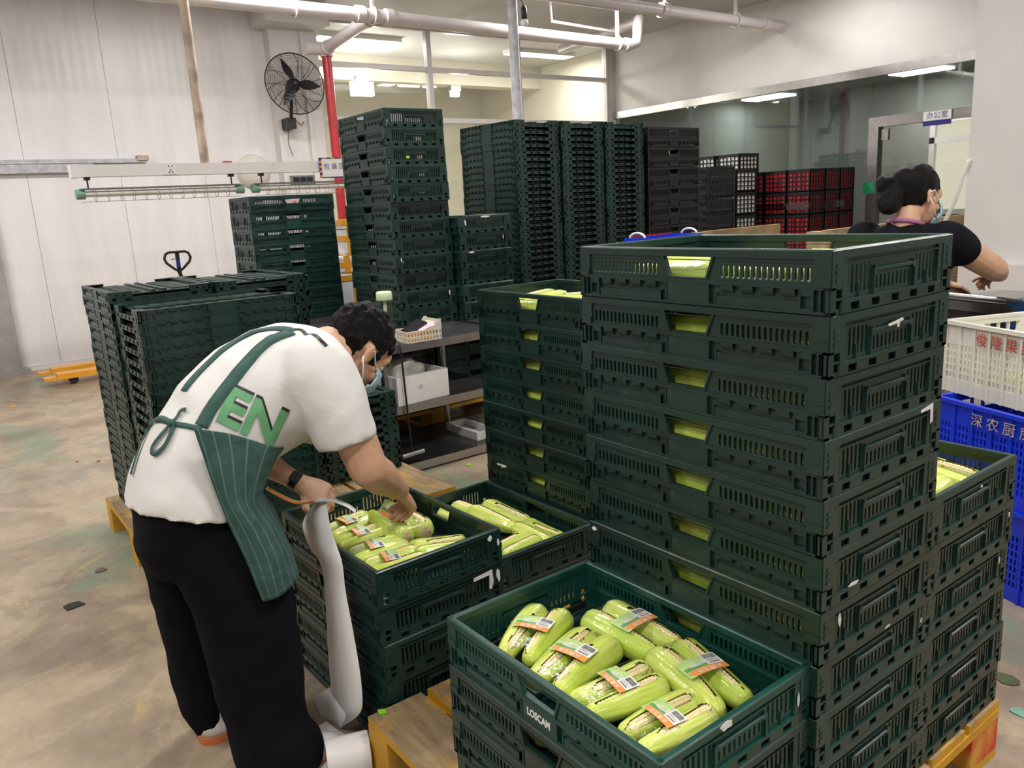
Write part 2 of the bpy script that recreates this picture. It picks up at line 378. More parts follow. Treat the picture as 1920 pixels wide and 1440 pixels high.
# ------------------------------------------------------------------ ceiling lamps (real lamps of the hall, out of view above; last two added to brighten the back room)
where = ['over the left wall, near row', 'over the left wall, middle row', 'in front of the hall windows', 'over the floor left of the man', 'over the crates of the man', 'above the tall folded stacks', 'behind the photographer to the left', 'over the nearest tall stack', 'above the white pillar', 'by the front wall, near end', 'by the front wall, far end', 'near the office glass', 'added to brighten the room behind the windows, right', 'added to brighten the room behind the windows, left']
LAMP_F = {4: .85, 6: .9, 7: 1.0, 8: .6, 9: .8, 10: .4, 11: .28, 12: .6, 13: .6, 0: 1.0, 1: .95}
for i, (x, y) in enumerate(LAMPS):
    r = thing('ceiling_lamp', 'white LED batten lamp '+where[i], 'lamp', (x, y, ZC), 0, 'ceiling lamps of the hall')
    one(lambda b: b.box(-.15, .15, -.62, .62, -.06, 0), 'housing', 'white_paint', r)
    one(lambda b: b.box(-.13, .13, -.60, .60, -.066, -.061), 'diffuser', 'lamp_glow', r)
    L = bpy.data.lights.new('lamp_light', 'AREA'); L.shape = 'RECTANGLE'; L.size = .3; L.size_y = 1.25; L.energy = LAMP_W*LAMP_F.get(i, 1); L.color = (1, .96, .93)
    lo = bpy.data.objects.new('lamp_light', L); COL.objects.link(lo); lo.parent = r; lo.location = (0, 0, -.075)
def bulb(x, y, z, lab, w_, r=.09):
    o = thing('flood_lamp', lab, 'lamp', (x, y, z))
    one(lambda b: b.box(-.05, .05, -.09, .09, .02, .10), 'housing', 'grey_metal', o)
    one(lambda b: b.box(-.04, .05, -r, r, -r, .02), 'lens', 'spot_glow', o)
    L = bpy.data.lights.new('lamp_light', 'POINT'); L.energy = w_; L.shadow_soft_size = .15; L.color = (1, .97, .9)
    lo = bpy.data.objects.new('lamp_light', L); COL.objects.link(lo); lo.parent = o; lo.location = (.16, 0, -.06)
bulb(-10.4, 4.58, 3.25, 'large bright flood lamp seen through the window beside the red pipe', 60, .17)
bulb(-10.4, 6.2, 3.18, 'small bright flood lamp seen through the middle window pane', 30, .06)
for i, (x, y, wd, dp, lab) in enumerate(((-5.53, 11.2, .75, .45, 'flat LED panel on the office ceiling nearest the door'), (-8.3, 11.4, .8, .45, 'flat LED panel on the office ceiling at the far left'))):
    o = thing('office_lamp', lab, 'lamp', (x, y, 3.0))
    one(lambda b: b.box(-wd/2, wd/2, -dp/2, dp/2, -.03, 0), 'panel', 'lamp_glow', o)
    L = bpy.data.lights.new('lamp_light', 'AREA'); L.shape = 'RECTANGLE'; L.size = wd; L.size_y = dp; L.energy = 24; lo = bpy.data.objects.new('lamp_light', L); COL.objects.link(lo); lo.parent = o; lo.location = (0, 0, -.04)
for i, (px, py, lab) in enumerate(((1755, 131, 'round downlight in the office ceiling above the door sign'), (1812, 137, 'round downlight in the office ceiling beside the pillar'), (1455, 190, 'round downlight in the office ceiling near the glass joint'))):
    c = at(px, py, z=2.99); o = thing('downlight', lab, 'lamp', (c.x, c.y, 3.0), 0, 'office downlights'); one(lambda b: b.lathe([(.075, 0), (.075, -.02), (.06, -.025)], 20), 'ring', 'white_paint', o); one(lambda b: b.lathe([(.058, -.012), (.05, -.03), (.001, -.034)], 20), 'bulb', 'lamp_glow', o, smooth=True)
# ------------------------------------------------------------------ folding crates
CH, PITCH_O, PITCH_F = .1093, .1057, .0441
LX = lambda u, w, d: (u, d, w)        # plate in a long side: u = x, depth = y
SY = lambda u, w, d: (d, u, w)        # plate in a short side: u = y, depth = x
def slot(uc, w, z0, z1):
    h = w/2; c = h*.75
    return [(uc-h*.4, z0), (uc+h*.4, z0), (uc+h, z0+c), (uc+h, z1-c), (uc+h*.4, z1), (uc-h*.4, z1), (uc-h, z1-c), (uc-h, z0+c)]
def sq(u0, u1, w0, w1): return [(u0, w0), (u1, w0), (u1, w1), (u0, w1)]
RIM = [(-.2, .0937), (-.2, .1066), (-.1973, .1093), (-.1885, .1093), (-.186, .107), (-.186, .0937)]
def long_wall(b):
    b.prism(RIM, -.2985, .2985, lambda a, z, d: (d, a, z))
    for s in (-1, 1):
        b.box(s*.268, s*.2985, -.2, -.187, .0478, .0937)
        b.box(s*.270, s*.2985, -.2022, -.2, .0490, .064)
        b.box(s*.2625, s*.268, -.1965, -.190, .0478, .0937)
        n = 16; p = .1875/n
        for k in range(n):
            u0 = .075+k*p; u1 = u0+p; uc = (u0+u1)/2
            b.cell(*sorted((s*u0, s*u1)), .0478, .0937, slot(s*uc, .0066, .0563, .0800), -.1965, -.1905, LX)
        # bevelled cheeks of the hand hole
        for q in (0,):
            b.prism([(s*.0585, .0937), (s*.064, .0937), (s*.0485, .0530), (s*.0435, .0530)], -.2, -.1885, LX)
    b.cell(-.075, .075, .0478, .0937, [(-.0435, .0550), (.0435, .0550), (.0575, .0930), (-.0575, .0930)], -.1965, -.1905, LX)
    b.box(-.048, .048, -.1985, -.1885, .0520, .0552)
    b.box(-.268, .268, -.1995, -.187, .0478, .0515)
    b.box(-.262, .262, -.1985, -.1965, .0868, .0885)
def short_wall(b):
    b.prism([(-a-.1+.0, z) for a, z in RIM], -.1985, .1985, lambda a, z, d: (a+.2, d, z)) if False else b.prism([(.3, .0937), (.3, .1066), (.2973, .1093), (.2885, .1093), (.286, .107), (.286, .0937)], -.1985, .1985, lambda a, z, d: (a, d, z))
    for s in (-1, 1):
        b.box(.287, .3, s*.166, s*.1985, .0478, .0937)
        for z in (.056, .068, .080): b.box(.3, .3016, s*.178, s*.188, z, z+.007)
        b.box(.2885, .2985, s*.150, s*.166, .0245, .0937)
        n = 6; p = .078/n
        for k in range(n):
            u0 = .072+k*p; u1 = u0+p; uc = (u0+u1)/2
            b.cell(*sorted((s*u0, s*u1)), .0245, .0937, slot(s*uc, .0058, .0325, .0800), .2885, .2935, SY)
        b.box(.2935, .2990, s*.066, s*.070, .0245, .071); b.box(.2935, .2975, s*.112, s*.115, .0245, .050)
        b.box(.2885, .2990, s*.060, s*.066, .0600, .0740)
        b.box(.2885, .2935, s*.0605, s*.072, .0245, .0937)
    n = 9; p = .121/n
    for k in range(n):
        u0 = -.0605+k*p; b.cell(u0, u0+p, .0245, .0620, slot(u0+p/2, .0058, .0325, .0565), .2885, .2935, SY)
    b.box(.2885, .2935, -.0605, .0605, .0680, .0937)
    b.prism([(.2885, .0620), (.2995, .0640), (.2995, .0690), (.2885, .0730)], -.062, .062, lambda a, z, d: (a, d, z))
    b.box(.287, .2995, -.166, .166, .0225, .0255); b.box(.2945, .2990, -.164, .164, .0850, .0870)
def crate_base(b):
    b.box(-.29, .29, -.186, .186, .004, .0085)
    for k in range(9): b.box(-.26+.065*k-.004, -.26+.065*k+.004, -.186, .186, .0085, .0125)
    for k in range(5): b.box(-.288, .288, -.14+.07*k-.003, -.14+.07*k+.003, .0085, .0120)
    for s in (-1, 1):   # long sides
        b.box(-.3, .3, s*.2, s*.186, .0036, .0085); b.box(-.3, .3, s*.2, s*.187, .0440, .0478)
        b.box(-.285, .285, s*.1925, s*.1875, .0085, .0440)
        b.box(-.0500, .0500, s*.1985, s*.1925, .0085, .0440)
        for q in (-1, 1):
            b.box(q*.0500, q*.0530, s*.2, s*.1925, .0085, .0440)
            b.box(q*.066, q*.240, s*.1978, s*.1925, .0085, .0240)
            b.box(q*.066, q*.069, s*.1990, s*.1925, .0085, .0270)
            for c in (.080, .122, .164, .206):
                b.prism([(s*.1990, .0440), (s*.1990, .0370), (s*.1965, .0315), (s*.1925, .0300), (s*.1925, .0440)], q*c, q*(c+.026), lambda a, z, d: (d, a, z))
            for c in (.2425, .2665, .2795, .2885, .2970): b.box(q*(c-.0014), q*(c+.0014), s*.2, s*.187, .0085, .0440)
            b.box(q*.2425, q*.2665, s*.1992, s*.1925, .0330, .0440); b.box(q*.2425, q*.2665, s*.1992, s*.1925, .0085, .0125)
    for s in (-1, 1):   # short sides
        for k in range(5):
            u = -.128+.064*k; b.cell(u-.032, u+.032, .0036, .0225, sq(u-.0125, u+.0125, .0065, .0195), s*.2995, s*.2950, SY)
        b.box(s*.272, s*.2985, -.166, .166, .0225, .0240) if False else None
        b.box(s*.270, s*.276, -.166, .166, .004, .0225, 1)  # dark plate behind the notches, painted as their shade
        for q in (-1, 1):
            b.box(s*.2995, s*.2950, q*.160, q*.172, .0036, .0225)
            b.box(s*.3, s*.287, q*.1860, q*.2, .0036, .0478); b.box(s*.2985, s*.292, q*.166, q*.186, .0036, .012)
            b.box(s*.3, s*.290, q*.166, q*.1685, .0036, .0478); b.box(s*.2995, s*.290, q*.1685, q*.186, .0260, .0300); b.box(s*.2995, s*.290, q*.1685, q*.186, .0440, .0478)
def folded_walls(b):
    b.box(-.268, .268, -.172, .172, .0300, .0345)
    for s in (-1, 1):
        b.box(-.268, .268, s*.176, s*.187, .0300, .0450)
        b.box(-.262, .262, s*.012, s*.030, .0345, .0425)
        for k in range(9): b.box(-.245+.0545*k, -.215+.0545*k, s*.06, s*.135, .0345, .0385)
        for q in (-1, 1):   # corner blocks on the short ends
            u0, u1 = sorted((q*.112, q*.1985))
            um = (u0+u1)/2
            b.cell(u0, um, .0235, .0474, sq(um-.019, um-.009, .0300, .0370), s*.3, s*.2870, SY)
            b.cell(um, u1, .0235, .0474, sq(um+.009, um+.019, .0300, .0370), s*.3, s*.2870, SY)
            b.box(s*.288, s*.286, u0, u1, .026, .042, 1)  # shade of the two small holes, painted on a dark backing
            b.box(s*.300, s*.262, u0, u1, .0464, .0476)
def _mk(fn, nm, mats):
    b = MB(); fn(b); return b.mesh(nm, mats)
G2 = ('crate_green', 'recess_shade_and_scrap'); N2 = ('crate_green_new', 'recess_shade_and_scrap')
ME_LONG, ME_SHORT, ME_BASE, ME_FOLD = _mk(long_wall, 'long_wall', G2), _mk(short_wall, 'short_wall', G2), _mk(crate_base, 'crate_base', G2), _mk(folded_walls, 'folded_walls', G2)
MN_LONG, MN_SHORT, MN_BASE = _mk(long_wall, 'long_wall', N2), _mk(short_wall, 'short_wall', N2), _mk(crate_base, 'crate_base', N2)
NOUN = {}
def open_crate(label, group, loc, rz=0, new=False):
    r = thing('folding_crate', label, 'crate', loc, rz, group)
    L, S, B = (MN_LONG, MN_SHORT, MN_BASE) if new else (ME_LONG, ME_SHORT, ME_BASE)
    obj('base', B, r)
    obj('long_wall', L, r); obj('long_wall', L, r, rot=(0, 0, pi))
    obj('short_wall', S, r); obj('short_wall', S, r, rot=(0, 0, pi))
    return r
def flat_crate(label, group, loc, rz=0):
    r = thing('folded_crate', label, 'crate', loc, rz, group)
    obj('base', ME_BASE, r); obj('folded_walls', ME_FOLD, r); return r
STACKS = {}
def stack_open(key, desc, near, z0, n, yaw=0, quarter=False, jit=.004, new=(), tilt=0):
    """n crates standing on z0; near = the corner between the -y and +x sides"""
    out = []
    for k in range(n):             # k counts from the bottom
        i = n-1-k
        a = yaw+RND.uniform(-jit, jit)*1.6
        hx, hy = (.2, .3) if quarter else (.3, .2)
        c = Vector((near[0], near[1], 0)) + Matrix.Rotation(yaw, 3, 'Z') @ Vector((-hx, hy, 0))
        c.x += RND.uniform(-jit, jit)+tilt*k; c.y += RND.uniform(-jit, jit); c.z = z0+k*PITCH_O
        out.append(open_crate('dark green slotted crate, %s in the %s' % (ordn(i, n), desc), 'slotted crates in the '+desc, c, a+(pi/2 if quarter else 0), i in new))
    out.reverse(); STACKS[key] = out; return out
def stack_flat(key, desc, near, z0, n, yaw=0, quarter=False, jit=.003, lean=(0, 0)):
    out = []
    for k in range(n):
        i = n-1-k; hx, hy = (.2, .3) if quarter else (.3, .2)
        c = Vector((near[0], near[1], 0)) + Matrix.Rotation(yaw, 3, 'Z') @ Vector((-hx, hy, 0))
        c.x += RND.uniform(-jit, jit)+lean[0]*k; c.y += RND.uniform(-jit, jit)+lean[1]*k; c.z = z0+k*PITCH_F
        out.append(flat_crate('green folded crate, %s in the %s' % (ordn(i, n), desc), 'folded crates in the '+desc, c, yaw+RND.uniform(-.006, .006)+(pi/2 if quarter else 0)))
    out.reverse(); STACKS[key] = out; return out
PT = .1587          # top of the pallet that carries the nearest stacks
stack_open('M', 'tall corn stack nearest the camera', (0, 0), PT, 11, jit=.0025)
stack_open('S', 'low corn stack behind the nearest one', (-.004, .394), PT, 6, jit=.003)
stack_open('F', 'low front stack of labelled corn', (-.012, -.396), PT, 4, yaw=.008, new=(0,), jit=.003)
stack_open('G', 'corn stack left of the nearest one', (-1.14, .500), PT+.006, 9, yaw=.006, jit=.003)
stack_open('E', 'low corn stack right of the man', (-1.12, .096), PT+.006, 2, yaw=.02, jit=.002)
stack_open('D', 'corn stack under the bending man', (-1.009, -.363), 0, 5, yaw=.024, jit=.004)
TT = .724           # table top
stack_open('T', 'tallest stack on the steel tables', (-3.518, 1.142), TT, 12, jit=.007, tilt=.0006)
stack_open('T2', 'short stack beside the tallest table stack', (-3.45, 1.558), TT, 6, yaw=.003, jit=.004)
stack_open('U', 'table stack left of the red pipe', (-4.614, .683), TT-.012, 8, quarter=True, jit=.006)
stack_flat('a', 'leftmost folded stack on the yellow pallet', (-2.745, -.558), .15, 23, lean=(0, -.0002))
stack_flat('a2', 'folded stack behind the back of the man', (-2.745, -.150), .15, 23)
stack_flat('b', 'front folded stack behind the man', (-2.335, -.553), .15, 22, quarter=True)
stack_flat('e', 'short folded stack right of the man', (-2.745, .253), .15, 9)
stack_flat('V1', 'left one of three tall folded stacks', (-3.66, 2.19), TT, 28, yaw=.07)
stack_flat('V2', 'middle one of three tall folded stacks', (-3.69, 2.62), TT, 28, yaw=.02)
stack_flat('V3', 'right one of three tall folded stacks', (-3.70, 3.05), TT, 28, yaw=.02)
# ------------------------------------------------------------------ pallets and steel tables
def pallet(label, x0, x1, y0, y1, h, along='x', nb=7, red=False):
    """boards run along x (or y); blocks and bottom boards below"""
    r = thing('wooden_pallet', label, 'pallet', (x0, y0, 0)); LX_, LY_ = x1-x0, y1-y0; tb = .024
    run, acr = (LX_, LY_) if along == 'x' else (LY_, LX_)
    def put(name, a0, a1, b0, b1, z0, z1, m, top=None):
        b = MB()
        if along == 'x': b.box(a0, a1, b0, b1, z0, z1, 0, top)
        else: b.box(b0, b1, a0, a1, z0, z1, 0, top)
        return b.build(name, m, r)
    w_ = (acr-.02*(nb-1))/nb
    for k in range(nb):
        d = RND.uniform(-.004, .004); put('top_board', d, run+d, k*(w_+.02), k*(w_+.02)+w_, h-tb, h-RND.uniform(0, .002), ('pallet_yellow', 'pallet_worn'), 1)
    for a in (0, run/2-.05, run-.1):
        put('stringer_board', a, a+.1, 0, acr, h-2*tb, h-tb, 'pallet_yellow')
        for b0 in (0, acr/2-.07, acr-.14): put('block', a, a+.1, b0, b0+.14, tb, h-2*tb, 'pallet_red' if red and a > run*.7 and b0 > acr*.6 else 'pallet_yellow')
        put('bottom_board', a, a+.1, 0, acr, 0, tb, ('pallet_yellow', 'pallet_worn'), 1)
    return r
pallet('yellow wooden pallet under the nearest tall stack', -1.0, .004, -.43, .80, PT, red=True, nb=7)
pallet('yellow wooden pallet under the corn stack left of the nearest tall stack', -1.78, -1.10, .085, .93, PT+.006, nb=5)
pallet('yellow wooden pallet under the folded crates behind the man', -3.40, -2.30, -.61, .69, .15, along='x', nb=7)
pallet('yellow wooden pallet on the floor behind the steel table', -4.75, -3.64, .75, 2.10, .15, along='y', nb=6)
def steel_table(label, x0, x1, y0, y1, z, shelves, lx=None):
    r = thing('steel_table', label, 'table', (x0, y0, 0)); W, D = x1-x0, y1-y0
    def top(b, zz, w0, w1):
        b.box(w0, w1, 0, D, zz-.012, zz, 0); b.box(w1-.004, w1, 0, D, zz-.045, zz-.012, 1); b.box(w0, w0+.004, 0, D, zz-.045, zz-.012, 1)
        b.box(w0, w1, 0, .004, zz-.045, zz-.012, 1); b.box(w0, w1, D-.004, D, zz-.045, zz-.012, 1); b.box(w1-.002, w1+.002, 0, D, zz-.045, zz+.001, 1)
    one(lambda b: top(b, z, 0, W), 'tabletop', ('steel_dark', 'steel'), r)
    for zz in shelves: one(lambda b: top(b, zz, W-.62, W), 'shelf', ('steel_dark', 'steel'), r)
    for (x, y) in ((.06, .06), (W-.06, .06), (.06, D-.06), (W-.06, D-.06)) + (((W-.56, .06), (W-.56, D-.06)) if shelves else ()):
        one(lambda b: b.tube([(x, y, 0), (x, y, z-.02)], .02, 14), 'leg', 'steel', r, angle=40)
steel_table('stainless steel work table with two shelves behind the bending man', -4.20, -3.0, .70, 1.50, TT, (.39, .055))
steel_table('stainless steel table carrying the tall folded crates', -4.5, -3.3, 1.56, 3.75, TT, ())
steel_table('rear stainless steel table carrying the foam boxes', -5.75, -4.52, .45, 1.9, TT-.012, ())
# ------------------------------------------------------------------ sweet corn in cling film
t = NT('corn_husk'); v = t.coords()
mp = t.add('ShaderNodeMapping'); mp.inputs['Scale'].default_value = (1.2, 16, 16); t.link(v, mp.inputs[0])
g = t.ramp(t.noise(9, 5, .6, mp.outputs[0]), [(.28, (.42, .58, .045)), (.5, (.58, .70, .11)), (.74, (.74, .80, .28))])
sx = t.add('ShaderNodeSeparateXYZ'); t.link(v, sx.inputs[0])
g = t.mix(t.ramp(t.math('ADD', t.math('MULTIPLY', sx.outputs[0], 3.2), t.math('MULTIPLY', t.noise(18, 3), .5)), [(.42, (0, 0, 0)), (.78, (.55, .55, .55))]), g, (.64, .66, .33, 1))
ri = t.add('ShaderNodeObjectInfo').outputs['Random']
g = t.mix(1.0, g, t.ramp(ri, [(0, (.74, .88, .5)), (.4, (1, 1, .85)), (1, (1.15, 1.1, 1.3))]), 'MULTIPLY')
t.set(Base_Color=g, Roughness=.42, Coat_Weight=.55, Coat_Roughness=.12); t.bump(t.noise(60, 3, .5, mp.outputs[0]), .3, .004)
t = NT('corn_kernel'); t.set(Base_Color=t.ramp(t.noise(45, 3), [(.3, (.80, .63, .28)), (.6, (.86, .75, .42))]), Roughness=.3, Coat_Weight=.4, Coat_Roughness=.1, Subsurface_Weight=.0)
t = NT('corn_butt'); t.set(Base_Color=t.ramp(t.noise(150, 3), [(.35, (.40, .27, .12)), (.65, (.70, .60, .38))]), Roughness=.7)
mat('label_orange', (.82, .30, .06), .4, .05, 30); mat('label_green', (.10, .36, .10), .4, .2, 60); mat('label_lime', (.45, .62, .22), .4, .15, 60); mat('label_grey', (.62, .62, .58), .4, .15, 200)
PROF = [(0, .007), (.02, .014), (.06, .0195), (.14, .0225), (.28, .0258), (.45, .0288), (.62, .0318), (.78, .0335), (.88, .0330), (.95, .029), (.985, .021), (1, .014)]
CL = .205
def prof(s):
    for (a, ra), (b, rb) in zip(PROF, PROF[1:]):
        if s <= b: return ra+(rb-ra)*(s-a)/(b-a)
    return PROF[-1][1]
def cob_meshes(seed, win_w, win0, win1):
    rn = random.Random(seed); ph = [rn.uniform(0, 6.28) for _ in range(6)]; bend = rn.uniform(-.006, .006)
    def width(s):
        e = smoothstep(win0-.05, win0+.10, s)*(1-smoothstep(win1-.12, win1+.04, s))
        return win_w*e*(.8+.22*math.sin(5*s+ph[0]))
    def pos(s, th, off):
        r = prof(s)*(1+.022*math.sin(6*th+ph[1])+.014*math.sin(11*th+ph[2]+2*s))+off
        y = r*math.sin(th)+bend*math.sin(pi*s); z = r*math.cos(th)
        return ((s-.5)*CL, y, z)
    nt, ns = 40, 26; hb = MB(); idx = {}
    for i in range(ns+1):
        s = i/ns
        for k in range(nt):
            th = -pi+2*pi*k/nt; wd = width(s); off = 0
            d = abs(th)-wd
            if wd > .05 and d < .35: off = .0012*(1-abs(d)/.35)
            idx[i, k] = len(hb.v); hb.v.append(pos(s, th, off))
    for i in range(ns):
        for k in range(nt):
            k2 = (k+1) % nt; th = -pi+2*pi*(k+.5)/nt; s = (i+.5)/ns
            if abs(th) < width(s)-.02: continue
            hb.face((idx[i, k], idx[i, k2], idx[i+1, k2], idx[i+1, k]))
    hb.face([idx[0, k] for k in range(nt)]); hb.face([idx[ns, k] for k in reversed(range(nt))], 1)
    kb = MB(); nu, nv = 30, 90
    for i in range(nv+1):
        s = max(.03, win0-.06)+(min(.95, win1+.05)-max(.03, win0-.06))*i/nv
        for k in range(nu+1):
            th = -1.0+2.0*k/nu
            a = abs(math.sin((k/nu)*6*pi)); b_ = abs(math.sin((i/nv)*22*pi+(.5*pi if int(k*6/nu) % 2 else 0)))
            kb.v.append(pos(s, th, -.0034+.0040*(a**.5)*(b_**.5)-.007*smoothstep(-.10, .10, abs(th)-width(s))))
    for i in range(nv):
        for k in range(nu): kb.face((i*(nu+1)+k, i*(nu+1)+k+1, (i+1)*(nu+1)+k+1, (i+1)*(nu+1)+k))
    return hb.mesh('husk', ('corn_husk', 'corn_butt'), smooth=True), kb.mesh('kernels', 'corn_kernel', smooth=True)
COBS = [cob_meshes(1, .50, .06, .92), cob_meshes(2, .36, .08, .95), cob_meshes(3, .62, .25, .98), cob_meshes(4, .46, .04, .70), cob_meshes(5, .30, .1, .92)]
def film_mesh():
    b = MB(); rs = []; ns, nt = 16, 28; gap = .0300
    for i in range(ns+1):
        s = -.01+1.02*i/ns; r = prof(max(0, min(1, s)))+.0016
        ring = []
        for k in range(nt):
            th = 2*pi*k/nt; c, sn = math.cos(th), math.sin(th)
            y = (gap*(1 if c > 0 else -1)*min(1, abs(c)*2.2))*(.5+.5*smoothstep(0, .25, s)) + r*c; z = r*sn
            if abs(c) < .35: z *= .90
            ring.append(((s-.5)*CL, y, z+.0006*math.sin(9*th+7*s)))
        rs.append(ring)
    b.rings(rs); return b.mesh('plastic_film', 'cling_film', smooth=True)
ME_FILM = film_mesh()
def label_mesh():
    """printed card: x = across the cobs (barcode at +x), y = towards the butt; small print steps keep the inks apart"""
    b = MB(); W, H = .043, .0255
    def z(x, e): return -(abs(x)/W)**2*.004+e
    def poly(pts, m, e):
        i = len(b.v); b.v += [(x*W, y*H, z(x*W, e)) for x, y in pts]; b.face(range(i, i+len(pts)), m)
    def strip(x0, x1, y0, y1, m, e, n=6):
        for k in range(n):
            a, c = x0+(x1-x0)*k/n, x0+(x1-x0)*(k+1)/n
            poly([(a, y0), (c, y0), (c, y1), (a, y1)], m, e)
    strip(-1, 1, -1, 1, 1, 0, 10)
    strip(-.62, 1, -1, -.32, 2, .0002); poly([(-.95, -.55), (-.62, -1), (-.62, -.32)], 2, .0002)
    strip(-.9, .2, -.32, .05, 3, .0002); poly([(-1, .55), (-.35, 1), (.2, .62), (-.5, .5)], 3, .0002)
    poly([(-.62, -.02), (-.2, -.12), (.25, 0), (.3, .38), (-.1, .50), (-.55, .30)], 4, .0004)
    strip(.22, 1.0, -.36, 1.0, 0, .0006)
    rn = random.Random(3); x = .30
    while x < .93:
        w_ = rn.choice((.012, .02, .03)); poly([(x, .32), (x+w_, .32), (x+w_, .86), (x, .86)], 5, .0009); x += w_+rn.choice((.014, .025))
    for k in range(6): poly([(.34+.09*k, -.22), (.40+.09*k, -.22), (.40+.09*k, -.08), (.34+.09*k, -.08)], 5, .0009)
    strip(.30, .9, .06, .10, 5, .0009, 3); strip(.30, .7, .18, .21, 5, .0009, 3)
    return b.mesh('label', ('print_white', 'label_lime', 'label_orange', 'label_green', 'label_grey', 'black_print'), recalc=False)
ME_LABEL = label_mesh()
ME_LTXT = text_mesh('水果玉米', .0135, 0, 'label_lettering', 'print_white')
def corn_pack(label, group, tip, butt, z, variant=0, film=True, card=None, single=False, tilt=0, scale=None):
    """tip and butt: xy of the pack's axis ends; z = height of what it lies on"""
    tip, butt = Vector(tip[:2]), Vector(butt[:2]); d = butt-tip; L = d.length; k = scale or max(.85, min(1.2, L/CL*1.06)); a = math.atan2(d.y, d.x)
    c = (tip+butt)/2; rm = .0335*k
    r = thing('corn_cob' if single else 'corn_pack', label, 'corn', (c.x, c.y, z+rm), 0, group, rot=(0, -tilt, a)); r.scale = (k, k, k)
    offs = (0,) if single else (-.0300, .0300)
    for j, o in enumerate(offs):
        h, kn = COBS[(variant*2+j*3+(1 if variant % 2 else 0)) % 5]
        ho = obj('husk', h, r, (0, o, 0), (RND.uniform(-.35, .35)+(.25 if j else -.25)*(0 if single else 1), 0, RND.uniform(-.03, .03)))
        obj('kernels', kn, ho)
    if film and not single: obj('plastic_film', ME_FILM, r)
    if card is not None:
        lb = obj('label', ME_LABEL, r, (card, 0, .0372), (0, .0, -pi/2+0)); lb.rotation_euler = (0, -.03, 0)
        # label x runs across the pack: turn so its +x is 90 deg counter-clockwise of the tip direction
        lb.rotation_euler = (0, 0, -pi/2)
        tx = obj('lettering', ME_LTXT, lb, (.004, -.0172, .0003), (0, 0, pi))
    return r
def P2(px, py, z): return at(px, py, z=z)
def px_pack(label, group, pts, zbase, ztop, variant, card=None, single=False, film=True):
    """pts: photo pixels (tip, butt) of one or both cobs"""
    T = Vector((0, 0, 0)); B = Vector((0, 0, 0))
    for (t0, b0) in pts: T += at(*t0, z=ztop); B += at(*b0, z=ztop)
    n = len(pts); return corn_pack(label, group, T/n, B/n, zbase, variant, film, card, single)
zF = PT+3*PITCH_O+.0128; gF = 'corn packs in the front crate'
for lab, pts, vr, cd in [
    ('wrapped pair of corn cobs with label at the left end of the front crate', [((951, 1219), (1004, 1151)), ((985, 1245), (1064, 1151))], 0, -.004),
    ('labelled corn pair, second from the left end of the front crate', [((1000, 1278), (1097, 1192)), ((1041, 1301), (1157, 1215))], 1, .0),
    ('labelled corn pair in the middle of the front crate near its handle', [((1064, 1305), (1206, 1249)), ((1109, 1339), (1251, 1286))], 2, .0),
    ('labelled corn pair in the near corner of the front crate', [((1169, 1361), (1277, 1316)), ((1225, 1395), (1334, 1342))], 3, -.01),
    ('labelled corn pair with a wide kernel strip at the back of the front crate', [((1244, 1234), (1101, 1170)), ((1266, 1215), (1146, 1140))], 4, -.005),
    ('labelled corn pair at the right end of the front crate', [((1360, 1335), (1232, 1245)), ((1394, 1320), (1270, 1207))], 5, -.008)]:
    px_pack(lab, gF, pts, zF, zF+.036, vr, cd)
zD = 4*PITCH_O+.0128; gD = 'corn packs in the crate under the hands of the man'
for lab, pts, vr, cd in [
    ('labelled corn pair beside the hanging label strip, farthest of four', [((612, 993), (688, 963)), ((622, 1003), (700, 977))], 1, -.012),
    ('labelled corn pair, second of four beside the hanging label strip', [((628, 1012), (722, 985)), ((640, 1024), (735, 998))], 2, -.012),
    ('labelled corn pair, third of four beside the hanging label strip', [((652, 1035), (750, 1010)), ((668, 1047), (765, 1024))], 0, -.012),
    ('labelled corn pair, nearest of four beside the hanging label strip', [((682, 1056), (780, 1033)), ((700, 1070), (797, 1046))], 3, -.015),
    ('unlabelled corn pair with cut ends under the right hand of the man', [((716, 962), (781, 1006))], 2, None),
    ('unlabelled corn pair in the right near corner under the man', [((858, 1016), (790, 1030))], 4, None)]:
    px_pack(lab, gD, pts, zD, zD+.036, vr, cd)
zE = PT+.006+PITCH_O+.0128; gE = 'corn packs in the low crate right of the man'
for lab, pts, vr in [
    ('wrapped corn pair at the back of the low crate beside the man', [((968, 990), (886, 967)), ((989, 981), (911, 949))], 1),
    ('wrapped corn pair at the right of the low crate beside the man', [((1032, 1016), (961, 993)), ((1056, 1003), (994, 977))], 4),
    ('wrapped corn pair at the near edge of the low crate beside the man', [((938, 1040), (1003, 1018)), ((945, 1022), (985, 1003))], 0),
    ('wrapped corn pair behind the hand hole of the crate under the man', [((905, 985), (830, 965)), ((915, 975), (850, 950))], 3)]:
    px_pack(lab, gE, pts, zE, zE+.036, vr)
def fill(key, desc, i, spots):
    cr = STACKS[key][i]; n = len(STACKS[key]); M = Matrix.Translation(cr.location) @ Matrix.Rotation(cr.rotation_euler.z, 4, 'Z')
    for (x, y, a, w_) in spots:
        d = Vector((math.cos(a), math.sin(a), 0))*CL/2; c = Vector((x, y, 0))
        corn_pack('wrapped corn %s, crate %s, %s' % (w_, ordn(i, n), desc), 'corn packs inside the '+desc, M @ (c-d), M @ (c+d), cr.location.z+.0128, (i+int(x*40)) % 6, film=(i == 0))
for i in range(11):
    fill('M', 'nearest tall stack', i, [(-.03, -.105, .06, 'by the hand hole'), (.155, -.105, -.05, 'by the right slots'), (.20, .075, pi/2, 'by the right end')] + ([(-.19, .0, 1.5, 'at the left end'), (.02, .085, .1, 'at the back')] if i == 0 else []))
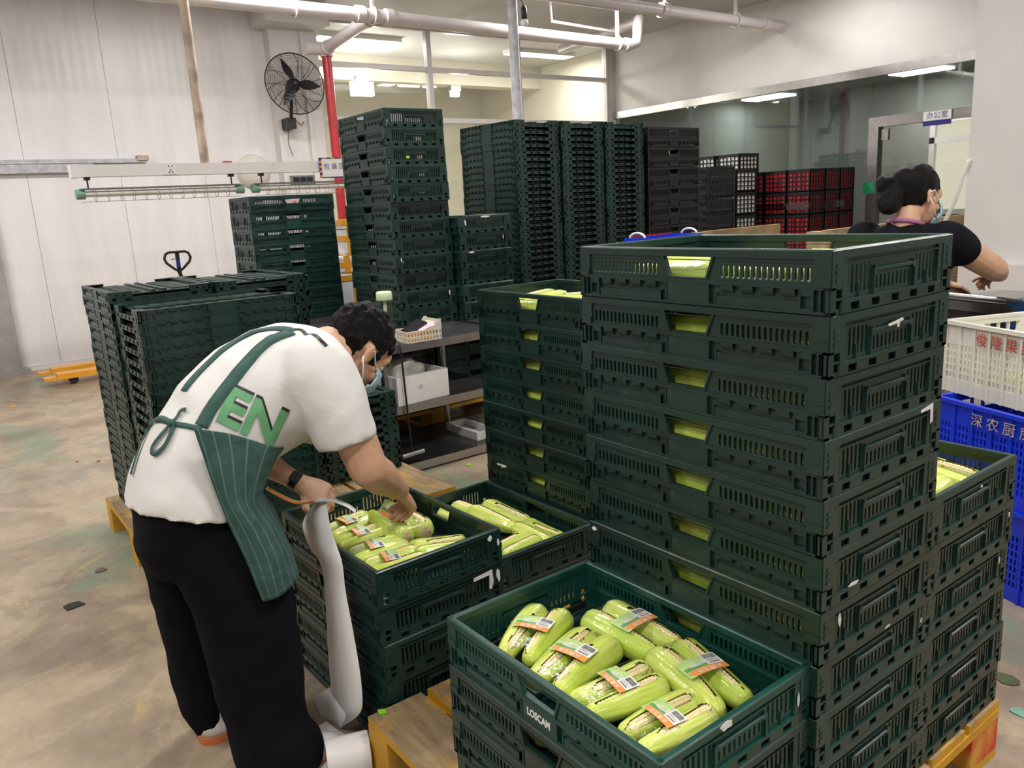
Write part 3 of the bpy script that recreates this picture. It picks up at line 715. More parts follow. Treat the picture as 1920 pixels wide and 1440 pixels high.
for i in range(9):
    fill('G', 'stack left of the nearest', i, [(-.04, -.105, .05*(i % 3), 'by the hand hole'), (.165, -.105, -.04, 'by the right slots')] + ([(-.05, .07, .1, 'at the back'), (.20, .075, 1.5, 'at the right end'), (-.2, .02, 1.6, 'at the left end')] if i == 0 else []))
for i in range(6):
    fill('S', 'stack behind the nearest', i, [(.19, -.06, pi/2+.1, 'by the near slots'), (.15, .115, 3.1, 'by the far slots')] + ([(.05, -.03, 1.8, 'at the middle')] if i == 0 else []))
for i in (1, 2, 3):
    fill('F', 'low front stack', i, [(-.14, -.105, .06, 'by the left slots'), (.15, -.105, .05, 'by the right slots')])
    fill('D', 'stack of the man', i, [(.2, .04, pi/2, 'by the near slots'), (.08, -.105, .05, 'by the hand hole')])
# ------------------------------------------------------------------ tape remains and stickers on crates
def patch(parent, name, pts, axis, d, m='tape_white'):
    """thin irregular flake on a crate wall: pts in (u, z) on the side 'long' or 'short'"""
    b = MB(); fn = (lambda u, z, q: (u, -q, z)) if axis == 'long' else (lambda u, z, q: (q, u, z))
    b.prism(pts, d, d+.0008, fn); b.build(name, m, parent)
def flake(u, z, w, h, seed):
    rn = random.Random(seed); n = 9
    return [(u+w*math.cos(2*pi*k/n)*rn.uniform(.6, 1.1), z+h*math.sin(2*pi*k/n)*rn.uniform(.6, 1.1)) for k in range(n)]
SM = STACKS
patch(SM['M'][1], 'tape_remains', [(-.02, .072), (.03, .078), (.032, .073), (.02, .072), (.018, .062), (.012, .063), (.011, .070), (-.016, .068)], 'short', .2998)
patch(SM['M'][3], 'tape_remains', [(.12, .100), (.165, .106), (.166, .070), (.158, .066), (.156, .096), (.12, .095)], 'short', .3002)
patch(SM['D'][1], 'tape_remains', [(.10, .092), (.165, .098), (.168, .060), (.160, .040), (.152, .042), (.155, .084), (.10, .082)], 'short', .3002)
patch(SM['D'][1], 'tape_remains', flake(.185, .075, .008, .022, 4), 'short', .3018); patch(SM['D'][0], 'tape_remains', flake(.16, .088, .008, .010, 5), 'short', .3004)
patch(SM['D'][0], 'tape_remains', flake(.187, .07, .005, .012, 6), 'short', .3018)
patch(SM['G'][6], 'tape_remains', [(-.24, .080), (-.18, .083), (-.18, .074), (-.20, .073), (-.205, .066), (-.21, .073), (-.24, .074)], 'long', .1970)
for key, i, ax, u, z, w_, h, s_ in [('M', 5, 'short', -.10, .030, .02, .004, 1), ('M', 6, 'short', -.14, .078, .005, .014, 2), ('M', 7, 'short', .04, .100, .012, .004, 3), ('M', 7, 'short', .178, .06, .006, .006, 31), ('S', 0, 'short', .02, .080, .005, .004, 7), ('S', 1, 'short', .178, .075, .005, .008, 8), ('S', 2, 'short', .155, .07, .003, .011, 9),
                                    ('F', 0, 'short', .158, .055, .004, .016, 10), ('F', 0, 'short', -.045, .101, .018, .009, 11), ('T', 8, 'short', -.16, .09, .005, .014, 12), ('T', 10, 'short', .15, .075, .006, .022, 13), ('T', 0, 'long', .15, .10, .004, .003, 14), ('T2', 0, 'short', -.15, .07, .006, .024, 15), ('T2', 0, 'short', .0, .101, .05, .006, 16), ('T2', 2, 'short', -.12, .1, .025, .006, 17), ('T2', 1, 'short', .13, .075, .004, .016, 18), ('M', 6, 'long', -.285, .092, .010, .006, 19), ('M', 9, 'short', -.13, .05, .014, .016, 20)]:
    patch(SM[key][i], 'tape_remains', flake(u, z, w_, h, s_), ax, {'short': .3004, 'long': .2004}[ax])
patch(SM['T'][2], 'leaf_scrap', flake(-.06, .045, .018, .010, 21), 'short', .3002, 'leaf_bright'); patch(SM['U'][3], 'leaf_scrap', flake(.02, .06, .007, .02, 22), 'short', .3002, 'leaf_bright')
tx = text_mesh('LOSCAM', .021, .0004, 'lettering', 'print_white', sx=.82, bold=.0006); o = obj('lettering', tx, SM['F'][0], (.0, -.1992, .0265), (pi/2, 0, 0))

# ------------------------------------------------------------------ pipes and poles
def pipe(name, label, cat, paths, m, r, extra=None, joints=(), jr=1.25, hang=()):
    o = thing(name, label, cat)
    for k, pth in enumerate(paths): one(lambda b: b.tube(pth, r, 18), 'pipe_run', m, o, angle=50)
    for (p0, p1) in joints: one(lambda b: b.tube([p0, p1], r*jr, 18), 'coupling', m, o, angle=50)
    for p0 in hang:
        one(lambda b: (b.box(p0[0]-.02, p0[0]+.02, p0[1]-.012, p0[1]+.012, p0[2]-.0, ZC), b.tube([(p0[0]+(r+.012)*math.cos(a), p0[1], p0[2]+(r+.012)*math.sin(a)) for a in [2*pi*q/16 for q in range(16)]], .012, 6, closed=True)), 'hanger', m, o, angle=50)
    return o
zP = 3.20
pipe('ceiling_pipe', 'white pipe under the ceiling running past the fan to the window corner', 'pipe',
     [[(-6.40, -5.5, zP), (-6.41, 2.62, zP)], [(-6.41, 2.62, zP), (-6.55, 6.22, zP)], [(-6.42, 2.70, zP), (-7.98, 2.93, zP)], [(-6.55, 6.22, zP), (-6.555, 6.33, zP+.03), (-6.56, 6.36, zP+.12), (-6.56, 6.36, zP+.22), (-6.58, 6.40, zP+.30), (-6.65, 6.55, zP+.33), (-8.6, 6.9, zP+.34)]],
     'pipe_white', .062, joints=[((-6.405, 2.52, zP), (-6.405, 2.60, zP)), ((-6.41, 2.82, zP), (-6.415, 2.90, zP)), ((-6.50, 2.71, zP), (-6.58, 2.72, zP)), ((-6.545, 6.12, zP), (-6.55, 6.2, zP)), ((-7.86, 2.91, zP), (-7.94, 2.925, zP))], hang=[(-6.405, 1.93, zP), (-6.41, 2.7, zP), (-6.54, 6.0, zP)])
pipe('fire_pipe', 'red vertical pipe beside the wall fan', 'pipe', [[(-8.0, 2.94, 0), (-8.0, 2.94, 3.12)]], 'red_paint', .052, joints=[((-8.0, 2.94, 1.2), (-8.0, 2.94, 1.28))])
pipe('pipe_elbow', 'white elbow joint on top of the red pipe', 'pipe', [[(-8.0, 2.94, 3.12), (-8.0, 2.94, 3.20)], [(-8.0, 2.90, zP), (-8.0, 2.70, zP)]], 'pipe_white', .068)
pipe('ceiling_pipe', 'shorter white pipe ending in the right wall', 'pipe', [[(-5.79, -5.0, 3.40), (-5.762, Y1, 3.399)]], 'pipe_white', .062, joints=[((-5.766, 5.9, 3.4), (-5.766, 6.0, 3.4)), ((-5.763, 7.72, 3.4), (-5.763, 7.80, 3.4)), ((-5.762, Y1-.02, 3.399), (-5.762, Y1, 3.399))], jr=1.28, hang=[(-5.766, 5.98, 3.4), (-5.764, 7.2, 3.4)])
pipe('support_pole', 'grey galvanised pole rising behind the tall folded crates', 'pole', [[(-6.0, 4.03, 0), (-6.0, 4.03, ZC)]], 'galvanised', .05)
pipe('thin_pipe', 'thin white pipe beside the elbow of the ceiling pipe', 'pipe', [[(-6.9, 6.35, zP+.1), (-6.9, 6.35, zP+.22)], [(-6.9, 6.35, zP+.22), (-6.9, 5.3, zP+.26), (-6.9, 5.28, ZC)]], 'pipe_white', .018)
o = thing('pendant_bulb', 'small bulb in a black holder on the grey pole', 'lamp', (-5.93, 4.12, 3.16)); one(lambda b: b.lathe([(.012, .16), (.03, .13), (.032, .04), (.02, .03)], 14), 'holder', 'black_metal', o, smooth=True); one(lambda b: b.ball((0, 0, 0), .038), 'bulb', 'print_white', o, smooth=True); one(lambda b: b.tube([(0, 0, .16), (-.05, -.04, .3), (-.05, -.06, .58)], .005, 6), 'wire', 'black_metal', o)

# ------------------------------------------------------------------ lamp beam with two caged tube lamps, sign, socket
zb = 1.825
o = thing('lamp_beam', 'long white cable trunking beam hung before the left wall', 'beam', (-6.0, 0, zb))
one(lambda b: (b.box(-.05, .05, -.11, 2.6, -.043, .043), b.box(-.053, .053, -.115, -.06, -.047, .047)), 'beam', 'white_paint', o)
one(lambda b: b.box(.05, .052, 1.39, 1.46, -.043, .043), 'tape_band', 'tape_white', o)
s = one(lambda b: b.box(.05, .06, .53, .62, -.040, .046), 'socket_plate', 'print_white', o)
one(lambda b: [b.box(.06, .0615, y-.004, y+.004, z-.006, z+.006) for y, z in ((.562, .022), (.588, .022), (.575, -.006), (.563, -.022), (.587, -.022))], 'socket_holes', 'black_print', s)
pipe('hanging_pole', 'rust-stained white pole holding the lamp beam', 'pole', [[(-6.0, .86, zb+.043), (-6.0, .86, ZC)]], 'rust_paint', .036)
for nm, ya, yb in (('left', -.07, 1.11), ('right', 1.24, 2.42)):
    o = thing('tube_lamp', 'wire-caged fluorescent tube lamp with green end caps, %s one under the beam' % nm, 'lamp', (-6.0, ya, zb-.165), 0, 'caged tube lamps'); L_ = yb-ya
    for y in (0, L_): one(lambda b: b.tube([(0, y-.03, 0), (0, y+.03, 0)], .036, 16), 'end_cap', 'grey_green_paint', o, angle=50)
    one(lambda b: b.tube([(0, .03, 0), (0, L_-.03, 0)], .022, 14), 'glass_tube', 'white_plastic', o, angle=50)
    one(lambda b: b.prism([(-.045, .034), (-.03, .042), (.03, .042), (.045, .034), (.045, .030), (-.045, .030)], .0, L_, lambda a, z, d: (a, d, z)), 'reflector', 'grey_metal', o)
    for k in range(12):
        y = .1+(L_-.2)*k/11; one(lambda b: b.tube([(.042, y, .03), (.046, y, -.01), (.03, y, -.045), (0, y, -.055), (-.03, y, -.045), (-.046, y, -.01), (-.042, y, .03)], .002, 5), 'cage_wire', 'steel', o)
    for x, z in ((.046, -.01), (0, -.055), (-.046, -.01)): one(lambda b: b.tube([(x, 0, z), (x, L_, z)], .002, 5), 'cage_rod', 'steel', o)
    for y in (.06, L_-.06): one(lambda b: (b.tube([(0, y, .04), (0, y, .115)], .006, 8), b.box(-.02, .02, y-.02, y+.02, .10, .122)), 'hanger', 'black_metal', o)
o = thing('area_sign', 'white sign reading 包装区 with hazard-striped border on the beam', 'sign', (-5.945, 1.80, zb-.015))
b = MB(); b.box(.0, .012, .02, .46, -.075, .075); b.build('board', 'print_white', o)
one(lambda b: b.box(.0, .0115, .0, .48, -.085, .085), 'backing', 'navy_print', o)
for k in range(12):
    one(lambda b: (b.box(.0116, .013, .0+.04*k, .02+.04*k, .076, .085),), 'stripe', 'tape_orange' if k % 2 else 'black_print', o)
for k in range(4): one(lambda b: b.box(.0116, .013, .0, .018, -.08+.04*k, -.06+.04*k), 'stripe', 'tape_orange', o)
obj('lettering', text_mesh('包 装 区', .056, .0005, 'lettering', 'navy_print'), o, (.0135, .135, .008), (pi/2, 0, pi/2))
# things on the left wall
o = thing('door_rail', 'grey sliding-door rail on the left wall', 'rail', (X0, 0, 2.04)); one(lambda b: (b.box(0, .08, -5.5, 1.07, .03, .07), b.box(.0, .07, -5.5, .55, -.06, .03)), 'rail', 'galvanised', o); one(lambda b: b.box(0, .10, .98, 1.09, .05, .10), 'end_stop', 'rust_paint', o)
o = thing('wall_dome', 'white round wall dome half hidden behind the lamp beam', 'wall lamp', (X0, 2.24, 1.95)); one(lambda b: b.lathe([(.19, 0), (.19, .03), (.15, .09), (.06, .12), (.001, .125)], 28, M=Matrix.Rotation(pi/2, 3, 'Y')), 'dome', 'white_plastic', o, smooth=True); one(lambda b: b.lathe([(.20, 0), (.20, .015), (.19, .02)], 28, M=Matrix.Rotation(pi/2, 3, 'Y')), 'rim', 'pipe_white', o, smooth=True)
o = thing('switch_panel', 'dark switch panel on the wall pier', 'switch', (X0+.16, 2.62, 1.83)); one(lambda b: b.box(0, .03, 0, .29, -.055, .055), 'plate', 'grey_metal', o)
for k in range(3): one(lambda b: b.box(.03, .045, .03+.085*k, .095+.085*k, -.03, .035), 'switch', 'black_metal', o)
o = thing('fire_alarm', 'small red alarm box on the beam by the wall', 'alarm', (X0, 1.90, 2.02)); one(lambda b: b.box(0, .05, 0, .09, -.05, .05), 'case', 'red_paint', o); one(lambda b: b.box(.05, .055, .02, .07, -.02, .02), 'cover', 'print_white', o)

# ------------------------------------------------------------------ wall fan
fc = at(553, 157, x=-8.25); o = thing('wall_fan', 'black wire-caged wall fan on the white pier', 'fan', fc)
fR = Matrix.Rotation(math.radians(-4), 3, 'Z') @ Matrix.Rotation(math.radians(90-8), 3, 'Y')     # local z = fan axis towards the hall
def fz(p): return fR @ Vector(p)
RF = .335
def cage(b, front):
    for k in range(17):
        r = .05+(RF-.05)*k/16; z = (.075 if front else -.11)*math.sqrt(max(0, 1-(r/RF)**2))
        b.tube([fz((r*math.cos(a), r*math.sin(a), z)) for a in [2*pi*q/40 for q in range(40)]], .0016, 4, closed=True)
cf = one(lambda b: cage(b, True), 'front_cage', 'black_metal', o); cb = one(lambda b: cage(b, False), 'rear_cage', 'black_metal', o)
for f_, par in ((1, cf), (0, cb)):
    for k in range(10):
        a = 2*pi*k/10+.2*f_
        one(lambda b: b.tube([fz(((.04+(RF-.04)*q/7)*math.cos(a+.05*q), (.04+(RF-.04)*q/7)*math.sin(a+.05*q), (.078 if f_ else -.113)*math.sqrt(max(0, 1-((.04+(RF-.04)*q/7)/RF)**2)))) for q in range(8)], .0035, 5), 'cage_spoke', 'black_metal', par)
one(lambda b: b.tube([fz((RF*math.cos(a), RF*math.sin(a), 0)) for a in [2*pi*q/48 for q in range(48)]], .007, 6, closed=True), 'outer_ring', 'black_metal', o)
one(lambda b: b.lathe([(.001, -.17), (.06, -.165), (.075, -.12), (.075, -.05), (.06, -.02), (.001, -.015)], 20, M=fR), 'motor', 'black_metal', o, smooth=True)
one(lambda b: b.lathe([(.045, -.02), (.045, .045), (.02, .055), (.001, .056)], 16, M=fR), 'hub', 'black_metal', o, smooth=True)
for k in range(3):
    a0 = math.radians((250, 10, 130)[k]+75)
    def blade(b):
        rs = []
        for q in range(7):
            r = .03+.26*q/6; wd = (.02+.035*math.sin(pi*min(1, q/5.2)))*(1 if q < 6 else .35); tw = .55-.07*q
            c = Vector((r, 0, .01)); e = Vector((0, math.cos(tw), math.sin(tw)))*wd; n_ = Vector((0, -math.sin(tw), math.cos(tw)))*.003
            rs.append([fz(Matrix.Rotation(a0, 3, 'Z') @ p) for p in (c-e-n_, c+e-n_, c+e+n_, c-e+n_)])
        b.rings(rs)
    one(blade, 'blade', 'black_metal', o)
one(lambda b: (b.tube([(-.13, 0, -.02), (-.16, 0, -.18), (-.22, .0, -.36)], .02, 10), b.box(-.39, -.20, -.05, .05, -.46, -.34)), 'wall_bracket', 'black_metal', o)
one(lambda b: b.tube([(-.2, .04, -.36), (-.28, .14, -.42), (-.36, .22, -.36)], .006, 6), 'cable', 'red_paint', o); one(lambda b: b.tube([(-.33, .0, -.46), (-.36, -.01, -.6), (-.36, .03, -.75)], .005, 6), 'pull_cord', 'grey_metal', o)

# ------------------------------------------------------------------ pallet jack
o = thing('pallet_jack', 'pallet jack with orange forks and a looped black handle by the left wall', 'pallet jack', (-7.9, .0, 0))
for dx in (-.18, .22): one(lambda b: (b.box(dx-.08, dx+.08, -.25, .95, .06, .11), b.box(dx-.07, dx+.07, -.36, -.25, .06, .085)), 'fork', 'tape_orange', o)
one(lambda b: b.box(-.30, .34, .95, 1.1, .06, .42), 'pump_body', 'red_paint', o)
for dx in (-.18, .22): one(lambda b: b.tube([(dx-.05, -.12, .04), (dx+.05, -.12, .04)], .04, 14), 'wheel', 'black_metal', o)
one(lambda b: b.tube([(-.05, 1.2, .09), (.09, 1.2, .09)], .09, 18), 'steering_wheel', 'black_metal', o)
hx, hy = .9, .80
one(lambda b: b.tube([(.02, 1.15, .35), (hx, hy, .98)], .018, 10), 'shaft', 'black_metal', o)
h0 = Vector((hx, hy, .98)); hl = [(0, 0, 0), (.0, .04, .03), (0, .10, .085), (0, .115, .125), (0, .10, .165), (0, .07, .18), (0, -.07, .18), (0, -.10, .165), (0, -.115, .125), (0, -.10, .085), (0, -.04, .03)]
one(lambda b: b.tube([h0+Vector(p) for p in hl], .012, 10, closed=True), 'handle_loop', 'black_metal', o, smooth=True)
one(lambda b: (b.box(hx-.012, hx+.012, hy-.016, hy+.016, .98, 1.15), b.tube([(hx+.01, hy-.02, 1.10), (hx+.01, hy-.06, 1.095)], .004, 6)), 'control_lever', 'black_metal', o)
one(lambda b: b.box(hx+.012, hx+.014, hy-.012, hy+.012, 1.03, 1.085), 'sticker', 'blue_plastic', o)
# ------------------------------------------------------------------ people
mat('skin_tan', (.56, .325, .21), .5, .10, 14, bump=.06, bscale=90); mat('skin_light', (.58, .34, .22), .5, .08, 14, bump=.06, bscale=90)
t = NT('hair_black'); mp = t.add('ShaderNodeMapping'); mp.inputs['Scale'].default_value = (3, 1, 3); t.link(t.coords(), mp.inputs[0])
hn = t.noise(70, 4, .7, mp.outputs[0]); t.set(Base_Color=t.ramp(hn, [(.3, (.0012, .001, .001)), (.75, (.009, .007, .0065))]), Roughness=.5, Specular_IOR_Level=.18); t.bump(hn, .9, .01)
t = NT('tshirt_white'); fn_ = t.noise(5, 5, .6, None, 1.0); t.set(Base_Color=(.66, .65, .63, 1), Roughness=.9); t.bump(fn_, .25, .02)
mat('trouser_black', (.004, .004, .0065), .95, .2, 10, bump=.15, spec=.12); mat('tee_black', (.005, .005, .008), .9, .2, 8, bump=.2, bscale=9, spec=.15)
t = NT('apron_green'); v = t.coords('UV'); sx = t.add('ShaderNodeSeparateXYZ'); t.link(v, sx.inputs[0])
st = t.math('FRACT', t.math('MULTIPLY', sx.outputs[0], 11)); line = t.math('LESS_THAN', t.math('ABSOLUTE', t.math('SUBTRACT', st, .5)), .055)
base = t.ramp(t.noise(30, 4), [(.3, (.022, .062, .052)), (.7, (.036, .092, .078))])
t.set(Base_Color=t.mix(t.math('MULTIPLY', line, .45), base, (.16, .26, .22, 1)), Roughness=.9); t.bump(t.noise(7, 4, .55, t.coords(), .8), .5, .03)
mat('strap_green', (.030, .085, .070), .85, .2, 30, bump=.2)
mat('mask_blue', (.36, .55, .62), .75, .08, 20, bump=.1); mat('mask_white', (.75, .75, .73), .7, 0); mat('eye_white', (.6, .58, .55), .3, 0)
mat('shoe_white', (.66, .64, .62), .6, .08, 20); mat('sole_orange', (.55, .17, .06), .6, .1, 10); mat('print_green', (.12, .34, .16), .7, .15, 20)
mat('watch_black', (.010, .010, .011), .3, 0); mat('lanyard', (.35, .12, .26), .6, .3, 120)
t = NT('backing_paper'); t.set(Base_Color=(.74, .73, .72, 1), Roughness=.45, Transmission_Weight=0); t.bump(t.noise(9, 3), .2, .01)

def remesh(me, voxel, smooth=4, fac=.5):
    o = bpy.data.objects.new('tmp', me); COL.objects.link(o)
    m = o.modifiers.new('r', 'REMESH'); m.mode = 'VOXEL'; m.voxel_size = voxel; m.use_smooth_shade = True
    if smooth: s = o.modifiers.new('s', 'SMOOTH'); s.factor = fac; s.iterations = smooth
    dg = bpy.context.evaluated_depsgraph_get(); out = bpy.data.meshes.new_from_object(o.evaluated_get(dg))
    mats = [q for q in me.materials]; bpy.data.objects.remove(o)
    out.materials.clear()
    for q in mats: out.materials.append(q)
    out.polygons.foreach_set('use_smooth', [True]*len(out.polygons)); out.polygons.foreach_set('material_index', [0]*len(out.polygons))
    return out
def oval(c, u, v, a, b_, n=22, e=2.2):
    c, u, v = Vector(c), Vector(u), Vector(v); out = []
    for k in range(n):
        th = 2*pi*k/n; cs, sn = math.cos(th), math.sin(th)
        out.append(c+u*a*math.copysign(abs(cs)**(2/e), cs)+v*b_*math.copysign(abs(sn)**(2/e), sn))
    return out
def limb(b, pts, rads, n=14):
    """smooth tapered tube with rounded ends through joints"""
    P, R_ = [], []
    m = len(pts)
    for i in range(m-1):
        p0, p1, p2, p3 = [Vector(pts[max(0, min(m-1, i+q))]) for q in (-1, 0, 1, 2)]
        for s in range(6):
            u = s/6; P.append(.5*((2*p1)+(p2-p0)*u+(2*p0-5*p1+4*p2-p3)*u*u+(3*p1-p0-3*p2+p3)*u**3)); R_.append(rads[i]*(1-u)+rads[i+1]*u)
    P.append(Vector(pts[-1])); R_.append(rads[-1]); b.tube(P, R_, n)
    b.ball(pts[0], rads[0]*.98, n, 8); b.ball(pts[-1], rads[-1]*.98, n, 8)
def head_solid(b, T):
    """head around the ear axis: x right, y forward, z up; T maps to the world"""
    R3 = T.to_3x3()
    def E(c, r, rot=None): b.ball(T @ Vector(c), r, 20, 14, M=R3 @ rot if rot else R3)
    E((0, -.012, .040), (.076, .098, .090)); E((0, .030, -.020), (.064, .070, .085)); E((0, .040, -.060), (.052, .055, .055)); E((0, .070, -.088), (.026, .026, .022))
    E((0, .080, .030), (.050, .022, .040)); E((0, .108, -.022), (.013, .018, .017)); E((0, .100, -.002), (.009, .014, .026)); E((0, .094, -.060), (.024, .014, .012))
    E((0, .090, .022), (.046, .012, .009)); E((.045, .062, -.030), (.020, .022, .022)); E((-.045, .062, -.030), (.020, .022, .022))
    for s in (-1, 1):
        R_ = Matrix.Rotation(s*.35, 3, 'Z') @ Matrix.Rotation(-.2, 3, 'X')
        E((s*.078, -.008, -.008), (.009, .020, .032), R_); E((s*.082, -.016, .004), (.008, .015, .022), R_)
def hand_solid(b, wrist, palm_dir, palm_up, side, curl, spread=.10, scale=1.0, thumb_in=.5):
    """palm + five separate fingers; palm_dir points to the fingers, palm_up is the back of the hand"""
    d = Vector(palm_dir).normalized(); up = (Vector(palm_up)-d*Vector(palm_up).dot(d)).normalized(); s = d.cross(up)*side; k = scale
    w_ = Vector(wrist)
    rs = [oval(w_+d*k*a, s, up, hw*k, hh*k, 14, 2.4) for a, hw, hh in ((-.01, .027, .020), (.02, .033, .019), (.05, .040, .018), (.080, .042, .015), (.095, .038, .011))]
    b.rings(rs)
    for i, (o, L_, r) in enumerate(((.031, .078, .0092), (.011, .088, .0096), (-.010, .082, .0092), (-.030, .064, .0080))):
        p = w_+d*k*(.088-.006*abs(i-1))+s*o*k; a = 0; dr = (d+s*spread*(1.5-i)*.5).normalized(); pts = [p-dr*.02*k, p]
        for seg, c in zip((.45, .32, .23), curl):
            a += c; v = dr*math.cos(a)-up*math.sin(a); p = p+v*L_*seg*k; pts.append(p)
        b.tube(pts, [r*k*1.02, r*k*1.02, r*k, r*k*.92, r*k*.8], 10)
        b.ball(pts[-1], r*k*.8, 10, 6)
        for q in pts[1:-1]: b.ball(q, r*k*1.02, 10, 6)
    p = w_+d*.030*k+s*.030*k-up*.004*k; pts = [p-s*.012*k]
    for seg, (fa, fs, fu) in zip((.040, .034, .026), ((.65, .75, -.25), (.90, .35-thumb_in*.4, -.35), (.95, .05-thumb_in*.5, -.45))):
        v = (d*fa+s*fs+up*fu).normalized(); p = p+v*seg*k; pts.append(p)
    b.tube(pts, [.016*k, .0125*k, .0105*k, .0085*k], 10)
    for q, r in zip(pts[1:], (.0125, .0105, .0085)): b.ball(q, r*k, 10, 6)
def frame(pos, fwd, up):
    y = Vector(fwd).normalized(); z = (Vector(up)-y*Vector(up).dot(y)).normalized(); x = y.cross(z)
    return Matrix(((x.x, y.x, z.x, pos[0]), (x.y, y.y, z.y, pos[1]), (x.z, y.z, z.z, pos[2]), (0, 0, 0, 1)))
def shell(T, c, r, keep, nu=56, nv=40, disp=0, seed=0, nscale=40, thick=0):
    """open ellipsoid patch: keep(p) in head space decides which faces stay"""
    b = MB(); idx = {}
    for i in range(nv+1):
        for k in range(nu):
            ph = pi*i/nv; th = 2*pi*k/nu; dv = Vector((math.sin(ph)*math.cos(th), math.sin(ph)*math.sin(th), math.cos(ph)))
            p = Vector(c)+Vector((dv.x*r[0], dv.y*r[1], dv.z*r[2]))
            if disp: p += dv*disp*noise.noise(p*nscale+Vector((seed, 0, 0)))
            idx[i, k] = len(b.v); b.v.append(tuple(p))
    for i in range(nv):
        for k in range(nu):
            q = [idx[i, k], idx[i+1, k], idx[i+1, (k+1) % nu], idx[i, (k+1) % nu]]
            m = sum((Vector(b.v[j]) for j in q), Vector())/4
            if keep(m): b.face(q)
    b.v = [tuple(T @ Vector(p)) for p in b.v]
    return b
def solidify(o, th, off=1):
    m = o.modifiers.new('thickness', 'SOLIDIFY'); m.thickness = th; m.offset = off; return o
def ribbon(name, pts, nrm, width, m, parent, thick=.0016):
    b = MB(); n = len(pts)
    for i in range(n):
        tg = (pts[min(i+1, n-1)]-pts[max(0, i-1)]).normalized(); s = tg.cross(nrm[i]).normalized()*width/2
        b.v += [tuple(pts[i]-s), tuple(pts[i]+s)]
    for i in range(n-1): b.face((2*i, 2*i+1, 2*i+3, 2*i+2))
    o = b.build(name, m, parent, smooth=True, recalc=False); solidify(o, thick, 0); return o
def dense(pts, k=5):
    P = []; m = len(pts)
    for i in range(m-1):
        p0, p1, p2, p3 = [Vector(pts[max(0, min(m-1, i+q))]) for q in (-1, 0, 1, 2)]
        for s in range(k):
            u = s/k; P.append(.5*((2*p1)+(p2-p0)*u+(2*p0-5*p1+4*p2-p3)*u*u+(3*p1-p0-3*p2+p3)*u**3))
    P.append(Vector(pts[-1])); return P

# ---- the bending man: he faces +y, his right side is towards the camera
man = thing('person', 'man in white T-shirt and green striped apron bending over a corn crate', 'person', (-1.3, -.66, 0))
man_parts = []
def mk(name, me, par=None):
    o = bpy.data.objects.new(name, me); COL.objects.link(o); o.parent = par or man; o.matrix_parent_inverse = Matrix.Translation((1.3, .66, 0)) if not par else Matrix.Identity(4); return o
XR = -1.35
TOR = [((235, 952), (462, 940), .200), ((244, 915), (458, 925), .192), ((262, 862), (468, 905), .176), ((288, 808), (490, 868), .166), ((340, 727), (522, 842), .172), ((410, 660), (560, 818), .186), ((475, 621), (600, 795), .196), ((535, 608), (628, 755), .192), ((578, 610), (645, 712), .150), ((604, 620), (650, 684), .085)]
rings, core = [], []
for (bk, fr_, hw) in TOR:
    B_, F_ = at(*bk, x=XR), at(*fr_, x=XR); c = (B_+F_)/2; u = (F_-B_); a = u.length/2; u.normalize()
    rings.append(oval(c, u, (1, 0, 0), a, hw, 28, 2.25)); core.append((c, u, a, hw))
b = MB(); b.rings(rings)
shR, shL = at(592, 694, x=-1.185), at(592, 694, x=-1.515)
def sleeve(b, a, m, e, r0, r1, r2):
    limb(b, [a, (Vector(a)+Vector(m))/2, m], [r0, (r0+r1)/2, r1], 18); b.tube([m, (Vector(m)+Vector(e))/2, e], [r1, (r1+r2)/2, r2], 20)
sleeve(b, shR, at(628, 765, x=-1.15), at(650, 832, x=-1.135), .096, .088, .083)
sleeve(b, shL, at(585, 765, x=-1.57), at(570, 815, x=-1.60), .095, .085, .080)
me = remesh(b.mesh('tshirt', 'tshirt_white'), .011, 6)
for vt in me.vertices:     # soft folds in the cloth
    p = vt.co; k = .007*noise.noise(Vector((p.x*4, p.y*7+p.z*5, p.z*6)))+.0055*noise.noise(Vector((p.x*6, (p.y-p.z)*17, (p.y+p.z)*3.2)))*smoothstep(1.15, .8, p.z)+.003*noise.noise(Vector((p.x*8, (p.y+p.z)*14, (p.y-p.z)*4)))
    vt.co = p+vt.normal*k
tee = mk('tshirt', me)
TB = BVHTree.FromPolygons([v.co for v in me.vertices], [tuple(q.vertices) for q in me.polygons])
def on(px, py, off=.002, tree=None):
    d = (_R*((px-960)/F_PX)+_D*((py-720)/F_PX)+_f).normalized(); h = (tree or TB).ray_cast(CAM, d)
    if h[0] is None:
        q = (tree or TB).find_nearest(at(px, py, x=XR+.1)); return q[0]+q[1]*off, q[1]
    return h[0]+h[1]*off, h[1]
def strap(name, pxs, width, off=.003, m='strap_green', par=None):
    q = [on(x, y, off) for x, y in pxs]; P = dense([a for a, _ in q], 4); N = dense([n for _, n in q], 4)
    return ribbon(name, P, [n.normalized() for n in N], width, m, man if par is None else par)
